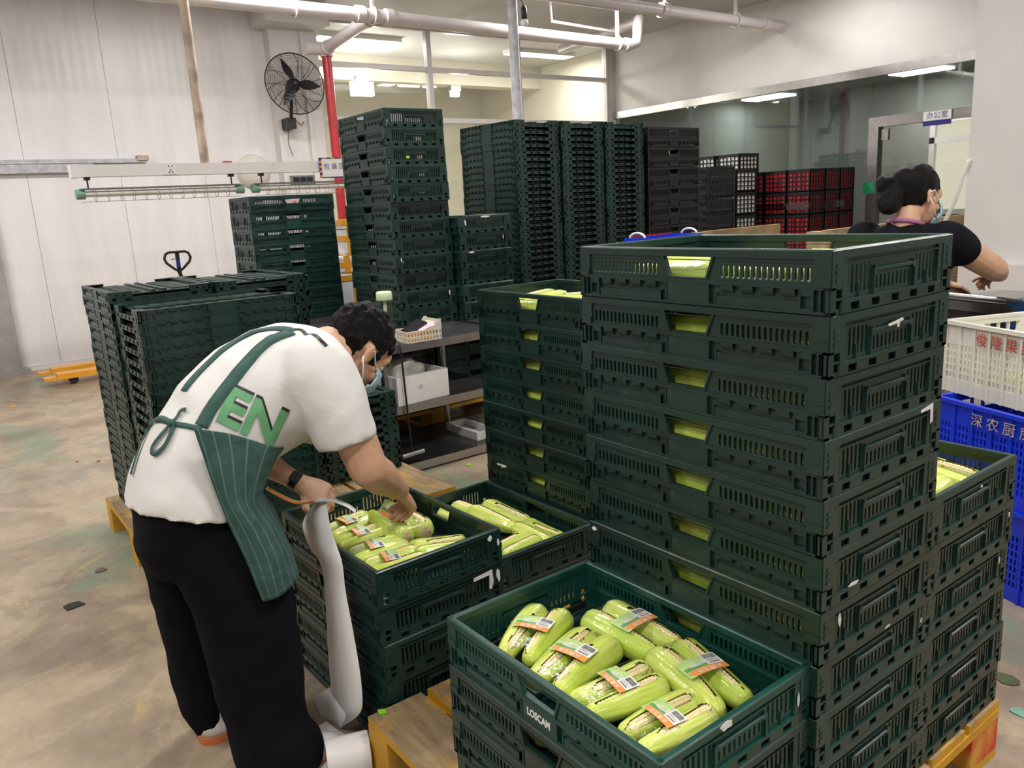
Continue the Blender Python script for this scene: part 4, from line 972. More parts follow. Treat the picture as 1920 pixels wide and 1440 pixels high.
# body: head, neck, arms, hands, hidden torso and lower legs in one continuous surface
b = MB()
hc = at(668, 656, x=-1.365); TH = frame(hc, (-.16, .66, -.73), (0, .74, .67))
head_solid(b, TH)
limb(b, [TH @ Vector((0, -.035, -.03)), at(612, 652, x=-1.36), at(575, 690, x=XR)], [.058, .060, .075])
for (c, u, a, hw) in core[3:8]: pass
b.rings([oval(c, u, (1, 0, 0), a*.8, hw*.8, 20) for (c, u, a, hw) in core[1:9]])
elR, wrR, haR = at(690, 878, x=-1.115), at(748, 918, x=-1.25), at(772, 932, x=-1.30)
elL, wrL = at(452, 842, x=-1.60), at(560, 905, x=-1.49)
limb(b, [shR, at(655, 800, x=-1.135), elR], [.055, .056, .052]); limb(b, [elR, elR.lerp(wrR, .35), elR.lerp(wrR, .75), wrR], [.052, .051, .038, .031])
limb(b, [shL, (shL+elL)/2, elL], [.052, .050, .044]); limb(b, [elL, elL.lerp(wrL, .35), elL.lerp(wrL, .75), wrL], [.043, .042, .031, .026])
hand_solid(b, wrR, haR-wrR+Vector((0, 0, -.03)), Vector((.25, .75, .6)), -1, (.75, .85, .5), scale=.98)
dL = (at(630, 938, x=-1.43)-wrL); hand_solid(b, wrL, dL, Vector((.75, -.15, .65)), 1, (.55, .9, .5), scale=.98, thumb_in=.35)
kneeR, ankR = at(495, 1230, x=-1.24), Vector((-1.15, -.615, .09)); kneeL, ankL = at(362, 1185, x=-1.51), at(408, 1350, x=-1.46)
hipR, hipL = core[1][0]+Vector((.09, 0, -.03)), core[1][0]+Vector((-.09, 0, -.03))
limb(b, [hipR, kneeR, ankR], [.075, .055, .04]); limb(b, [hipL, kneeL, ankL], [.075, .055, .035])
mk('body', remesh(b.mesh('body', 'skin_tan'), .0046, 5, .5))
# face details
for s in (-1, 1):
    b = MB(); b.ball(TH @ Vector((s*.033, .080, .004)), .011, 12, 8); mk('eye', b.mesh('eye', 'eye_white', smooth=True))
    b = MB(); b.ball(TH @ Vector((s*.034, .0875, .001)), .0052, 10, 6); mk('iris', b.mesh('iris', 'black_print', smooth=True))
    b = MB(); b.tube([TH @ Vector((s*x, y, z)) for x, y, z in ((.015, .104, .020), (.032, .099, .026), (.050, .082, .021))], [.003, .0042, .002], 8); mk('eyebrow', b.mesh('eyebrow', 'hair_black', smooth=True))
def man_hair(p):
    front = .075-.055*smoothstep(.02, .09, p.y)*0
    if p.y > .075 and p.z < .085: return False
    if p.y > .035: return p.z > .045+(.04 if abs(p.x) < .05 else .0)
    if p.y > .012: return p.z > -.030           # sideburn
    if p.y > -.035: return p.z > .028 or abs(p.x) < .06 and p.z > .0
    return p.z > -.035
hb = shell(TH, (0, -.014, .040), (.0815, .103, .0985), man_hair, 110, 80, .010, 3, 55); hm = hb.mesh('hair', 'hair_black', smooth=True, recalc=False)
h = mk('hair', hm); solidify(h, .014, -1)
# surgical mask with ear loops
def mask_keep(p): return p.y > .035 and -.105 < p.z < -.012+.03*max(0, (p.y-.09)*20) and abs(p.x) < .066
mb_ = shell(TH, (0, .030, -.045), (.073, .088, .082), mask_keep, 60, 44, .001, 1); mo = mk('face_mask', mb_.mesh('face_mask', 'mask_blue', smooth=True, recalc=False)); solidify(mo, .003, 1)
for s in (-1, 1):
    for z0, z1 in ((-.018, .012), (-.085, -.040)):
        b = MB(); b.tube([TH @ Vector((s*.060, .062, z0)), TH @ Vector((s*.074, .030, (z0*2+z1)/3)), TH @ Vector((s*.086, -.006, z1)), TH @ Vector((s*.084, -.026, z1*.4-.004))], .0022, 6); m_ = mk('ear_loop', b.mesh('ear_loop', 'mask_white', smooth=True))
# trousers
b = MB()
b.rings([oval(core[1][0], core[1][1], (1, 0, 0), core[1][2]*.84, .165, 24), oval(core[0][0]+Vector((0, 0, .0)), core[0][1], (1, 0, 0), core[0][2]*.88, .176, 24), oval(at(358, 1005, x=XR), (0, 1, 0), (1, 0, 0), .135, .150, 24), oval(at(372, 1050, x=XR), (0, 1, 0), (1, 0, 0), .120, .140, 24)])
limb(b, [at(396, 995, x=-1.285), at(430, 1070, x=-1.258), at(462, 1150, x=-1.24), at(484, 1250, x=-1.22), at(498, 1330, x=-1.20), at(515, 1395, x=-1.175), (-1.145, -.600, .060)], [.118, .124, .126, .117, .104, .104, .098], 20)
limb(b, [at(330, 995, x=-1.43), at(346, 1070, x=-1.46), at(364, 1150, x=-1.475), at(382, 1250, x=-1.47), at(392, 1315, x=-1.455), at(402, 1356, x=-1.45)], [.105, .100, .092, .088, .080, .060], 20)
me = remesh(b.mesh('trousers', 'trouser_black'), .011, 5)
for vt in me.vertices:
    p = vt.co; vt.co = p+vt.normal*(.008*noise.noise(Vector((p.x*6, p.y*6, p.z*9)))+.004*noise.noise(p*20)*(1.5-p.z))
mk('trousers', me)
# shoes
for nm, an, dr in (('left', at(409, 1361, z=.03), Vector((.0, 1, 0))), ('right', Vector((-1.145, -.64, .05)), Vector((.1, 1, 0)))):
    T = frame((an.x, an.y, 0), dr, (0, 0, 1))
    b = MB(); b.rings([oval(T @ Vector((0, .08, z)), T.to_3x3() @ Vector((0, 1, 0)), T.to_3x3() @ Vector((1, 0, 0)), l_, w_, 20, 2.6) for z, l_, w_ in ((0, .135, .046), (.022, .137, .048))]); mk('sole', b.mesh('sole', 'sole_orange', angle=50))
    b = MB(); b.rings([oval(T @ Vector((0, .08-dy, z)), T.to_3x3() @ Vector((0, 1, 0)), T.to_3x3() @ Vector((1, 0, 0)), l_, w_, 20, 2.4) for z, l_, w_, dy in ((.02, .131, .045, 0), (.045, .120, .043, .008), (.070, .085, .037, .04), (.10, .055, .034, .065))]); mk('shoe', b.mesh('shoe', 'shoe_white', smooth=True))
# apron: skirt wrapped round his right side and front
rows = [((362, 803, -1.175), (430, 815, -1.150), (520, 840, -1.20)), ((372, 838, -1.165), (435, 855, -1.140), (503, 872, -1.18)), ((390, 890, -1.155), (440, 905, -1.130), (490, 912, -1.17)), ((412, 942, -1.145), (450, 950, -1.125), (487, 945, -1.16)), ((432, 990, -1.135), (478, 995, -1.110), (512, 985, -1.16)), ((463, 1060, -1.120), (505, 1055, -1.100), (533, 1035, -1.15)), ((495, 1127, -1.110), (526, 1117, -1.095), (553, 1090, -1.14))]
grid = []
for (l, m_, r) in rows:
    L_, M_, R_ = at(l[0], l[1], x=l[2]), at(m_[0], m_[1], x=m_[2]), at(r[0], r[1], x=r[2])
    R2 = R_+Vector((-.07, .035, 0)); R3 = R_+Vector((-.20, .05, 0)); R4 = R_+Vector((-.33, .02, 0)); grid.append(dense([L_, M_, R_, R2, R3, R4], 6))
cols = list(zip(*grid)); fine = [dense(list(c), 6) for c in cols]   # columns along the drop
b = MB(); nu_, nv_ = len(fine), len(fine[0])
for i in range(nu_):
    for j in range(nv_):
        p = fine[i][j]; b.v.append(tuple(p+Vector((.006*noise.noise(Vector((p.y*14, p.z*5, 1))), .010*noise.noise(Vector((p.x*11, p.z*5, 4))), 0))))
for i in range(nu_-1):
    for j in range(nv_-1): b.face((i*nv_+j, i*nv_+j+1, (i+1)*nv_+j+1, (i+1)*nv_+j))
ame = b.mesh('apron_skirt', 'apron_green', smooth=True, recalc=False)
uv = ame.uv_layers.new(name='UVMap')
for lp in ame.loops: uv.data[lp.index].uv = ((lp.vertex_index//nv_)/nu_*1.25, (lp.vertex_index % nv_)/nv_)
solidify(mk('apron_skirt', ame), .003, 1)
def strap_m(name, pxs, width, off=.003, m='strap_green'):
    q = [on(x, y, off) for x, y in pxs]; P = dense([a for a, _ in q], 5); N = [n.normalized() for n in dense([n for _, n in q], 5)]
    P = [TB.find_nearest(p)[0]+TB.find_nearest(p)[1]*off for p in P]; N = [TB.find_nearest(p)[1] for p in P]
    o = ribbon(name, P, N, width, m, None); o.parent = man; o.matrix_parent_inverse = Matrix.Translation((1.3, .66, 0)); return o
strap_m('apron_strap', [(378, 800), (398, 765), (425, 728), (455, 690), (487, 655), (520, 633), (548, 624)], .034)
strap_m('apron_strap', [(550, 622), (518, 617), (482, 622), (446, 639), (410, 664), (376, 697), (346, 734)], .030)
strap_m('neck_strap', [(545, 621), (565, 620), (585, 628), (600, 638), (612, 650)], .009, .003, 'watch_black')
strap_m('waist_tie', [(378, 805), (350, 799), (325, 795), (306, 789), (296, 790)], .013)
bow = [(325, 795), (316, 806), (302, 822), (291, 838), (290, 850), (299, 850), (313, 836), (324, 815), (328, 797)]
strap_m('bow_loop', bow, .012, .007); strap_m('bow_tail', [(325, 795), (303, 786), (285, 800), (270, 830), (258, 862), (250, 890)], .014, .006); strap_m('bow_tail', [(326, 795), (336, 785), (343, 773), (353, 770)], .010, .008)
b = MB(); b.ball(on(326, 796, .008)[0], .010, 10, 8); mk('bow_knot', b.mesh('bow_knot', 'strap_green', smooth=True))
# letters printed on the shirt
def shirt_text(body, size, c, ex, ey, m, off, name):
    tm = text_mesh(body, size, 0, name, m, bold=size*.035); bm = bmesh.new(); bm.from_mesh(tm); bmesh.ops.triangulate(bm, faces=bm.faces)
    for _ in range(3): bmesh.ops.subdivide_edges(bm, edges=[e for e in bm.edges if e.calc_length() > .008], cuts=1, use_grid_fill=False); bmesh.ops.triangulate(bm, faces=bm.faces)
    for vt in bm.verts:
        x, y = vt.co.x, vt.co.y; vt.co = on(c[0]+x*ex[0]+y*ey[0], c[1]+x*ex[1]+y*ey[1], off)[0]
    bm.to_mesh(tm); bm.free(); return mk(name, tm)
shirt_text('EN', .17, (474, 780), (520, 245), (235, -520), 'black_print', .0022, 'shirt_print'); shirt_text('EN', .17, (471, 785), (520, 245), (235, -520), 'print_green', .0034, 'shirt_print')
# wrist watch
wd = (wrL-elL).normalized(); wp = wrL-wd*.012
b = MB(); b.tube([wp-wd*.011, wp+wd*.011], .0295, 24); mk('watch_strap', b.mesh('watch_strap', 'watch_black', angle=50))
b = MB(); sdv = Vector((.75, -.2, .6)).normalized(); b.cbox(wp+sdv*.030, .030, .030, .008, frame((0, 0, 0), wd, sdv).to_3x3()); mk('watch_case', b.mesh('watch_case', 'watch_black'))
# the strip of labels in his left hand and the roll on the floor
o = thing('label_strip', 'long white strip of label backing paper hanging from the left hand of the man', 'label strip')
def sheet(name, pL, pR, m, par, th=.0008):
    A, B_ = dense(pL, 8), dense(pR, 8); b = MB()
    for p, q in zip(A, B_): b.v += [tuple(p), tuple(q)]
    for i in range(len(A)-1): b.face((2*i, 2*i+1, 2*i+3, 2*i+2))
    so = b.build(name, m, par, smooth=True, recalc=False); solidify(so, th, 0); return so
yy = [-.375, -.385, -.392, -.398, -.402, -.408, -.415, -.420, -.425]
sheet('hanging_paper', [at(x, y, y=q) for (x, y), q in zip(((592, 938), (568, 980), (578, 1020), (602, 1060), (610, 1120), (614, 1200), (620, 1290), (622, 1345), (624, 1375)), yy)],
      [at(x, y, y=q-.006) for (x, y), q in zip(((611, 938), (618, 980), (627, 1012), (641, 1055), (648, 1110), (663, 1190), (676, 1270), (679, 1325), (668, 1345)), yy)], 'backing_paper', o)
sheet('folded_paper', [at(624, 1375, y=-.426), at(604, 1345, y=-.44), at(588, 1308, y=-.45)], [at(668, 1345, y=-.426), at(640, 1312, y=-.415), at(618, 1288, y=-.41)], 'backing_paper', o)
hl = [(500, 914, -.46), (530, 931, -.43), (560, 942, -.40), (592, 938, -.376), (620, 936, -.372), (650, 946, -.37), (668, 958, -.37)]
lb = sheet('held_labels', [at(x, y-3, y=q) for x, y, q in hl], [at(x-2, y+4, y=q-.02) for x, y, q in hl], 'backing_paper', o)
sheet('printed_labels', [at(x, y-2, y=q-.003) for x, y, q in hl[:4]], [at(x-2, y+3, y=q-.021) for x, y, q in hl[:4]], 'label_orange', lb)
o = thing('held_label', 'single corn label in the right hand of the man', 'label', haR+Vector((-.03, -.05, -.04))); q = obj('label_card', ME_LABEL, o, (0, 0, 0), (.9, .35, .6))
o = thing('paper_roll', 'roll of white label paper on the floor beside the yellow pallet', 'paper roll', (-1.035, -.478, 0)); Mx = Matrix.Rotation(math.radians(70), 3, 'Z') @ Matrix.Rotation(pi/2, 3, 'Y')
one(lambda b: b.lathe([(.020, -.055), (.047, -.055), (.048, -.052), (.048, .052), (.047, .055), (.020, .055)], 28, (0, 0, .049), Mx), 'roll', 'backing_paper', o, angle=40); one(lambda b: b.tube([Mx @ Vector((0, 0, -.056))+Vector((0, 0, .049)), Mx @ Vector((0, 0, .056))+Vector((0, 0, .049))], .0195, 16), 'core', 'wood_raw', o, angle=40)
def crumple(name, label, c, pts, seed):
    rn = random.Random(seed); b = MB(); n = 14
    b.v.append((c[0], c[1], .02))
    for ring, f_ in ((0, .5), (1, 1.0)):
        for k in range(n):
            a = 2*pi*k/n; r = f_*rn.uniform(.75, 1.1); b.v.append((c[0]+pts[0]*r*math.cos(a), c[1]+pts[1]*r*math.sin(a), .004+.02*rn.random()*(1 if ring == 0 else .5)))
    for k in range(n):
        k2 = (k+1) % n; b.face((0, 1+k, 1+k2)); b.face((1+k, 1+n+k, 1+n+k2, 1+k2))
    o = b.build(name, 'backing_paper', None, smooth=False); solidify(o, .001, 1); return tag(o, label, 'paper')
crumple('paper_sheet', 'loose white paper on the floor under the label strip', (-1.10, -.485), (.16, .085), 3); crumple('paper_sheet', 'loose white paper on the floor at the heel of the man', (-1.10, -.79), (.15, .05), 5)

# ---- the woman behind the crates
wom = thing('person', 'woman in black T-shirt with a black hair bun working behind the crates', 'person', (-1.0, 2.2, 0))
def mkw(name, me):
    o = bpy.data.objects.new(name, me); COL.objects.link(o); o.parent = wom; o.matrix_parent_inverse = Matrix.Translation((1.0, -2.2, 0)); return o
hw_ = at(1718, 372, y=2.22); TW = frame(hw_, (.30, .90, -.22), (-.05, .25, .97))
sR, sL = Vector((-.845, 2.20, 1.185)), Vector((-1.175, 2.17, 1.190)); eR = at(1866, 505, y=2.43); wR_ = Vector((-.80, 2.62, 1.00)); eL = Vector((-1.27, 2.36, .97)); wL_ = Vector((-1.02, 2.58, .96))
b = MB(); head_solid(b, TW); limb(b, [TW @ Vector((0, -.03, -.03)), TW @ Vector((0, -.035, -.12)), Vector((-1.0, 2.16, 1.14))], [.052, .052, .065])
b.rings([oval((-1.0, 2.17, z), (1, 0, 0), (0, 1, 0), a, c, 20) for z, a, c in ((.80, .13, .09), (1.0, .12, .08), (1.14, .13, .08))])
limb(b, [sR, (sR+eR)/2, eR], [.058, .057, .050]); limb(b, [eR, eR.lerp(wR_, .4), wR_], [.049, .043, .026]); limb(b, [sL, (sL+eL)/2, eL], [.055, .05, .043]); limb(b, [eL, eL.lerp(wL_, .4), wL_], [.042, .038, .026])
hand_solid(b, wR_, Vector((-.8, .35, -.15)), Vector((.1, .3, .9)), -1, (.7, .9, .6), scale=.85); hand_solid(b, wL_, Vector((.4, .7, -.3)), Vector((-.2, .2, .9)), 1, (.4, .6, .4), scale=.9)
for s in (-1, 1): limb(b, [(-1.0+s*.09, 2.15, .82), (-1.0+s*.10, 2.17, .45), (-1.0+s*.10, 2.13, .07)], [.08, .055, .038])
mkw('body', remesh(b.mesh('body', 'skin_light'), .0055, 4))
b = MB(); b.rings([oval((-1.0, y, z), (1, 0, 0), (0, 1, 0), a, c, 26, 2.3) for z, y, a, c in ((.72, 2.15, .19, .14), (.85, 2.155, .18, .135), (1.0, 2.165, .175, .13), (1.10, 2.175, .19, .125), (1.19, 2.175, .175, .100), (1.235, 2.175, .115, .075), (1.25, 2.175, .085, .065))])
limb(b, [sR, sR.lerp(eR, .15), sR.lerp(eR, .30)], [.080, .077, .074], 18); limb(b, [sL, sL.lerp(eL, .2), sL.lerp(eL, .4)], [.082, .078, .072], 18)
me = remesh(b.mesh('tshirt', 'tee_black'), .012, 5)
for vt in me.vertices: vt.co += vt.normal*.005*noise.noise(vt.co*11)
mkw('tshirt', me)
b = MB()
b.rings([oval((-1.0, 2.15, z), (1, 0, 0), (0, 1, 0), a, c, 22) for z, a, c in ((.88, .175, .13), (.78, .185, .145), (.70, .18, .14))])
for s in (-1, 1): limb(b, [(-1.0+s*.09, 2.15, .76), (-1.0+s*.10, 2.17, .45), (-1.0+s*.10, 2.13, .10)], [.10, .08, .065])
mkw('trousers', remesh(b.mesh('trousers', 'trouser_black'), .014, 4))
for s in (-1, 1):
    b = MB(); b.rings([oval((-1.0+s*.10, 2.19-dy, z), (0, 1, 0), (1, 0, 0), l_, w_, 18, 2.5) for z, l_, w_, dy in ((0, .125, .044, 0), (.03, .122, .044, 0), (.06, .09, .040, .03), (.09, .055, .034, .06))]); mkw('shoe', b.mesh('shoe', 'shoe_white', smooth=True))
def wom_hair(p):
    if p.y > .065 and p.z < .075: return False
    if p.y > .03: return p.z > .040
    if p.y > -.02: return p.z > .022 or abs(p.x) < .05 and p.z > 0
    return p.z > -.06
hs = shell(TW, (0, -.018, .036), (.086, .112, .106), wom_hair, 100, 70, .008, 9, 30); h = mkw('hair', hs.mesh('hair', 'hair_black', smooth=True, recalc=False)); solidify(h, .016, -1)
b = MB()
for c, r in (((0, -.135, -.035), (.055, .045, .055)), ((-.02, -.150, .035), (.042, .038, .036)), ((.0, -.12, -.005), (.05, .05, .06)), ((.02, -.145, -.06), (.035, .035, .032))): b.ball(TW @ Vector(c), r, 20, 14, M=TW.to_3x3())
me = remesh(b.mesh('hair_bun', 'hair_black'), .006, 3)
for vt in me.vertices: vt.co += vt.normal*.006*noise.noise(vt.co*38)
mkw('hair_bun', me)
mb_ = shell(TW, (0, .030, -.045), (.073, .090, .084), mask_keep, 60, 44, .001, 1); mo = mkw('face_mask', mb_.mesh('face_mask', 'mask_blue', smooth=True, recalc=False)); solidify(mo, .003, 1)
for z0, z1 in ((-.018, .020), (-.085, -.035)):
    b = MB(); b.tube([TW @ Vector((.062, .062, z0)), TW @ Vector((.078, .030, (z0*2+z1)/3)), TW @ Vector((.092, -.002, z1)), TW @ Vector((.090, -.022, z1*.4))], .0024, 6); mkw('ear_loop', b.mesh('ear_loop', 'mask_white', smooth=True))
for s in (-1, 1):
    b = MB(); b.ball(TW @ Vector((s*.033, .080, .004)), .011, 12, 8); mkw('eye', b.mesh('eye', 'eye_white', smooth=True))
b = MB(); nk = [Vector((-1.0+.068*math.cos(a), 2.168+.062*math.sin(a), 1.250-.02*math.sin(a))) for a in [2*pi*q/24 for q in range(24)]]; b.tube(nk, .009, 8, closed=True); mkw('lanyard', b.mesh('lanyard', 'lanyard', smooth=True))
# ------------------------------------------------------------------ things on and under the steel table
zt = TT
q = at(727, 600, z=zt+.0); o = thing('water_bottle', 'clear water bottle with pale green lid on the steel table', 'bottle', at(727, 632, z=zt)); o.scale = (1.25, 1.25, 1.25)
one(lambda b: b.lathe([(.001, 0), (.036, 0), (.038, .01), (.038, .06), (.034, .085), (.036, .12), (.034, .165), (.031, .172)], 24), 'bottle_body', 'bottle_plastic' if 'bottle_plastic' in MATS else 'cling_film', o, smooth=True)
one(lambda b: b.lathe([(.036, .168), (.037, .172), (.036, .20), (.032, .207), (.001, .208)], 24), 'lid', 'pale_green' if 'pale_green' in MATS else 'leaf_bright', o, smooth=True)
one(lambda b: b.box(-.006, .006, -.006, .006, .05, .17), 'infuser', 'pale_green', o)
one(lambda b: b.lathe([(.001, .004), (.033, .004), (.033, .055), (.001, .056)], 20), 'water', 'tea_water', o, smooth=True)
o = tag(one(lambda b: b.lathe([(.001, 0), (.032, 0), (.033, .004), (.033, .150), (.030, .156), (.001, .157)], 20), 'thermos_cup', 'brown_plastic', smooth=True), 'brown cup behind the head of the man beside the bottle', 'cup'); o.location = at(701, 628, z=zt)
# white basket with stationery
o = thing('desk_basket', 'small white slotted plastic basket with pens on the steel table', 'basket', (-3.06, .985, zt), math.radians(-2))
W, D, Hh = .16, .21, .062
def basket_side(b, n, ax, d, half):
    p = 2*half/n
    for k in range(n):
        u = -half+p*k
        for z0, z1 in ((.004, .030), (.030, .058)):
            b.cell(u, u+p, z0, z1, sq(u+p*.22, u+p*.78, z0+.005, z1-.005), d-.0015, d+.0015, ax)
one(lambda b: b.box(-W/2, W/2, -D/2, D/2, 0, .004), 'bottom', 'white_plastic', o)
one(lambda b: basket_side(b, 11, SY, W/2, D/2), 'side_wall', 'white_plastic', o); one(lambda b: basket_side(b, 11, SY, -W/2, D/2), 'side_wall', 'white_plastic', o)
one(lambda b: basket_side(b, 7, LX, -D/2, W/2), 'end_wall', 'white_plastic', o); one(lambda b: (basket_side(b, 7, LX, D/2, W/2), b.box(-W/2, W/2, D/2-.002, D/2+.002, .058, .105)), 'end_wall', 'white_plastic', o)
[one(lambda b: b.prism([(D/2-.09, .058), (D/2+.002, .058), (D/2+.002, .112), (D/2-.015, .112), (D/2-.04, .080)], s*W/2-.0015, s*W/2+.0015, lambda a, z, d: (d, a, z)), 'raised_corner', 'white_plastic', o) for s in (-1, 1)]
one(lambda b: (b.box(-W/2-.003, W/2+.003, -D/2-.003, -D/2, .056, .062), [b.box(s*W/2-.003, s*W/2+.003, -D/2, D/2-.08, .056, .062) for s in (-1, 1)]), 'rim', 'white_plastic', o)
bx, by, bz = -3.06, 1.0, zt
def small(name, label, cat, m, c, s, rot): r = tag(one(lambda b: b.box(-s[0]/2, s[0]/2, -s[1]/2, s[1]/2, -s[2]/2, s[2]/2), name, m), label, cat); r.location = c; r.rotation_euler = rot; return r
small('smartphone', 'dark phone leaning in the white basket', 'phone', 'watch_black', (bx, by-.03, bz+.075), (.075, .13, .008), (.35, .2, .3))
small('notebook', 'pale green notebook in the white basket', 'notebook', 'pale_green', (bx-.02, by+.04, bz+.070), (.10, .13, .012), (.25, .1, -.2)); small('notebook', 'pink paper pad in the white basket', 'notebook', 'pink_paper', (bx+.03, by+.02, bz+.072), (.05, .11, .006), (.25, .35, .1))
small('tape_roll_box', 'yellow box at the bottom of the white basket', 'box', 'tape_orange', (bx, by-.02, bz+.030), (.10, .16, .045), (0, 0, 0)); o = tag(one(lambda b: b.ball((0, 0, 0), .012), 'red_cap', 'red_paint', smooth=True), 'small red pen cap in the white basket', 'pen'); o.location = (bx+.04, by+.085, bz+.078)
# foam box with plastic bag on the middle shelf
o = thing('foam_box', 'white foam box holding a crumpled plastic bag on the middle shelf', 'box', (-3.13, .96, .391), math.radians(4))
one(lambda b: (b.box(-.12, .12, -.17, .17, 0, .02), b.box(-.12, -.10, -.17, .17, .02, .155), b.box(.10, .12, -.17, .17, .02, .155), b.box(-.10, .10, -.17, -.15, .02, .155), b.box(-.10, .10, .15, .17, .02, .155)), 'box', 'foam_white', o)
tx = text_mesh('////', .03, .0003, 'lettering', 'grey_metal'); obj('lettering', tx, o, (.121, -.02, .08), (pi/2, 0, pi/2))
b = MB(); b.ball((0, 0, 0), (.09, .12, .11), 26, 18); me = b.mesh('plastic_bag', 'bag_plastic', smooth=True)
for vt in me.vertices: vt.co += vt.co.normalized()*.035*noise.noise(vt.co*16)
tag(obj('plastic_bag', me, None, (-3.14, .93, .391+.13)), 'crumpled translucent plastic bag in the foam box', 'bag')
o = thing('foam_tray', 'low white foam tray at the end of the bottom shelf', 'tray', (-3.25, 1.42, .056)); one(lambda b: (b.box(-.18, .16, -.07, .07, 0, .012), b.box(.15, .16, -.07, .07, .012, .05), b.box(-.18, -.17, -.07, .07, .012, .05), b.box(-.17, .15, -.07, -.06, .012, .05), b.box(-.17, .15, .06, .07, .012, .05)), 'tray', 'foam_white', o)
# metal hook hanging on the table edge
o = thing('pull_hook', 'thin black pull hook with steel T-handle hanging from the table edge', 'hook', (-2.985, .83, zt))
one(lambda b: b.tube([(-.04, -.01, .012), (-.02, -.005, .022), (.0, 0, .01), (.006, .0, -.04), (.008, .01, -.45), (.012, .012, -.60)], .0055, 8), 'rod', 'black_metal', o, smooth=True); one(lambda b: b.tube([(.012, -.05, -.605), (.012, .085, -.60)], .013, 12), 'handle', 'steel', o, angle=40)
# crates stored under the tables
stack_open('K', 'left pile under the steel table', (-3.66, .84), .15, 4, quarter=True); stack_open('K2', 'right pile under the steel table', (-3.66, 1.465), .15, 4, quarter=True)
o = tag(one(lambda b: b.box(-.15, .15, -.12, .12, 0, .012), 'cardboard_sheet', 'brown_plastic'), 'flat dark sheet lying on the table behind the corn stack', 'sheet'); o.location = (-3.45, 2.0, TT); o.rotation_euler = (0, 0, .2)
# foam boxes with orange tape beside the red pipe
def foam(label, x, y, z, sx, sy, sz, rz, tapes):
    o = thing('foam_box', label, 'box', (x, y, z), rz, 'taped foam boxes')
    b = MB(); e = .02
    b.rings([[(a*sx/2*f, c*sy/2*f, zz) for a, c in ((-1, -1+e), (-1+e, -1), (1-e, -1), (1, -1+e), (1, 1-e), (1-e, 1), (-1+e, 1), (-1, 1-e))] for f, zz in ((.96, 0), (1, sz*.08), (1, sz*.92), (.97, sz))]); b.build('box', 'foam_white', o, smooth=False)
    one(lambda b: b.box(-sx/2*1.01, sx/2*1.01, -sy/2*1.01, sy/2*1.01, sz*.74, sz*.76), 'lid_seam', 'grey_metal', o)
    for kind, f in tapes:
        if kind == 'h': one(lambda b: b.box(-sx/2-.003, sx/2+.003, -sy/2-.003, sy/2+.003, sz*f-.022, sz*f+.022), 'tape', 'tape_orange', o)
        if kind == 'v': one(lambda b: b.box(-sx/2-.0025, sx/2+.0025, f*sy-.025, f*sy+.025, -.0, sz+.003), 'tape', 'tape_orange', o)
        if kind == 'w': one(lambda b: b.box(f*sx-.025, f*sx+.025, -sy/2-.0025, sy/2+.0025, -.0, sz+.003), 'tape', 'tape_orange', o)
zr = TT-.012
foam('white foam box with an orange tape cross, lowest beside the red pipe', -5.25, 1.58, zr, .36, .26, .25, .05, [('h', .85), ('v', .1)])
foam('tilted white foam box wrapped in orange tape, middle of the pile', -5.25, 1.62, zr+.253, .36, .30, .13, .0, [('h', .5), ('v', -.2), ('w', .2)])
foam('white foam box with two orange tape bands, top of the pile', -5.25, 1.70, zr+.386, .34, .32, .27, .06, [('h', .48), ('h', .93), ('v', -.33)])
tag(one(lambda b: (b.box(-.10, .10, -.09, .09, 0, .24), b.box(-.102, .102, -.092, .092, .2, .215)), 'blue_box', 'blue_card'), 'plain blue carton beside the foam boxes', 'box').location = (-4.96, 1.84, zr)
b = MB(); b.ball((0, 0, 0), (.08, .08, .06), 18, 12); me = b.mesh('blue_bag', 'blue_plastic', smooth=True)
for vt in me.vertices: vt.co += vt.co.normalized()*.02*noise.noise(vt.co*25)
tag(obj('blue_bag', me, None, (-4.94, 1.86, zr+.29)), 'crumpled blue bag on top of the blue carton', 'bag')
# bits in the top crate of the table stacks
for key, col, lab in (('U', 'pink_paper', 'pink packets in the top crate of the table stack left of the red pipe'), ('T', 'pink_paper', 'pink packets in the top crate of the tallest table stack')):
    cr = STACKS[key][0]; o = tag(one(lambda b: (b.box(-.2, .05, -.1, .1, .013, .075), b.box(.06, .2, -.12, .08, .013, .085)), 'packet_pile', col), lab, 'packets'); o.location = cr.location; o.rotation_euler = cr.rotation_euler

# ------------------------------------------------------------------ black crates, baskets, red net-bag crates
def black_long(b):   # taller crate with a high hand hole
    for s in (-1, 1): b.box(s*.28, s*.3, -.2, -.188, .05, .150)
    b.box(-.3, .3, -.2, -.186, .135, .150)
    n = 22; p = .215/n
    for s in (-1, 1):
        for k in range(n):
            u = .065+k*p; b.cell(*sorted((s*u, s*(u+p))), .050, .135, slot(s*(u+p/2), .005, .085, .128), -.196, -.190, LX)
    b.cell(-.065, .065, .050, .135, [(-.040, .098), (.040, .098), (.052, .132), (-.052, .132)], -.197, -.190, LX)
    b.box(-.28, .28, -.1995, -.19, .050, .056)
    b.box(-.28, .28, -.1985, -.196, .076, .079)
def black_short(b):
    b.box(.286, .3, -.2, .2, .135, .150)
    for s in (-1, 1): b.box(.288, .3, s*.18, s*.2, .05, .135)
    n = 14; p = .36/n
    for k in range(n):
        u = -.18+k*p; b.cell(u, u+p, .03, .135, slot(u+p/2, .006, .06, .125), .290, .295, SY)
B2 = ('crate_black', 'recess_shade_and_scrap'); BB_L, BB_S, BB_B = _mk(black_long, 'long_wall', B2), _mk(black_short, 'short_wall', B2), _mk(crate_base, 'crate_base', B2)
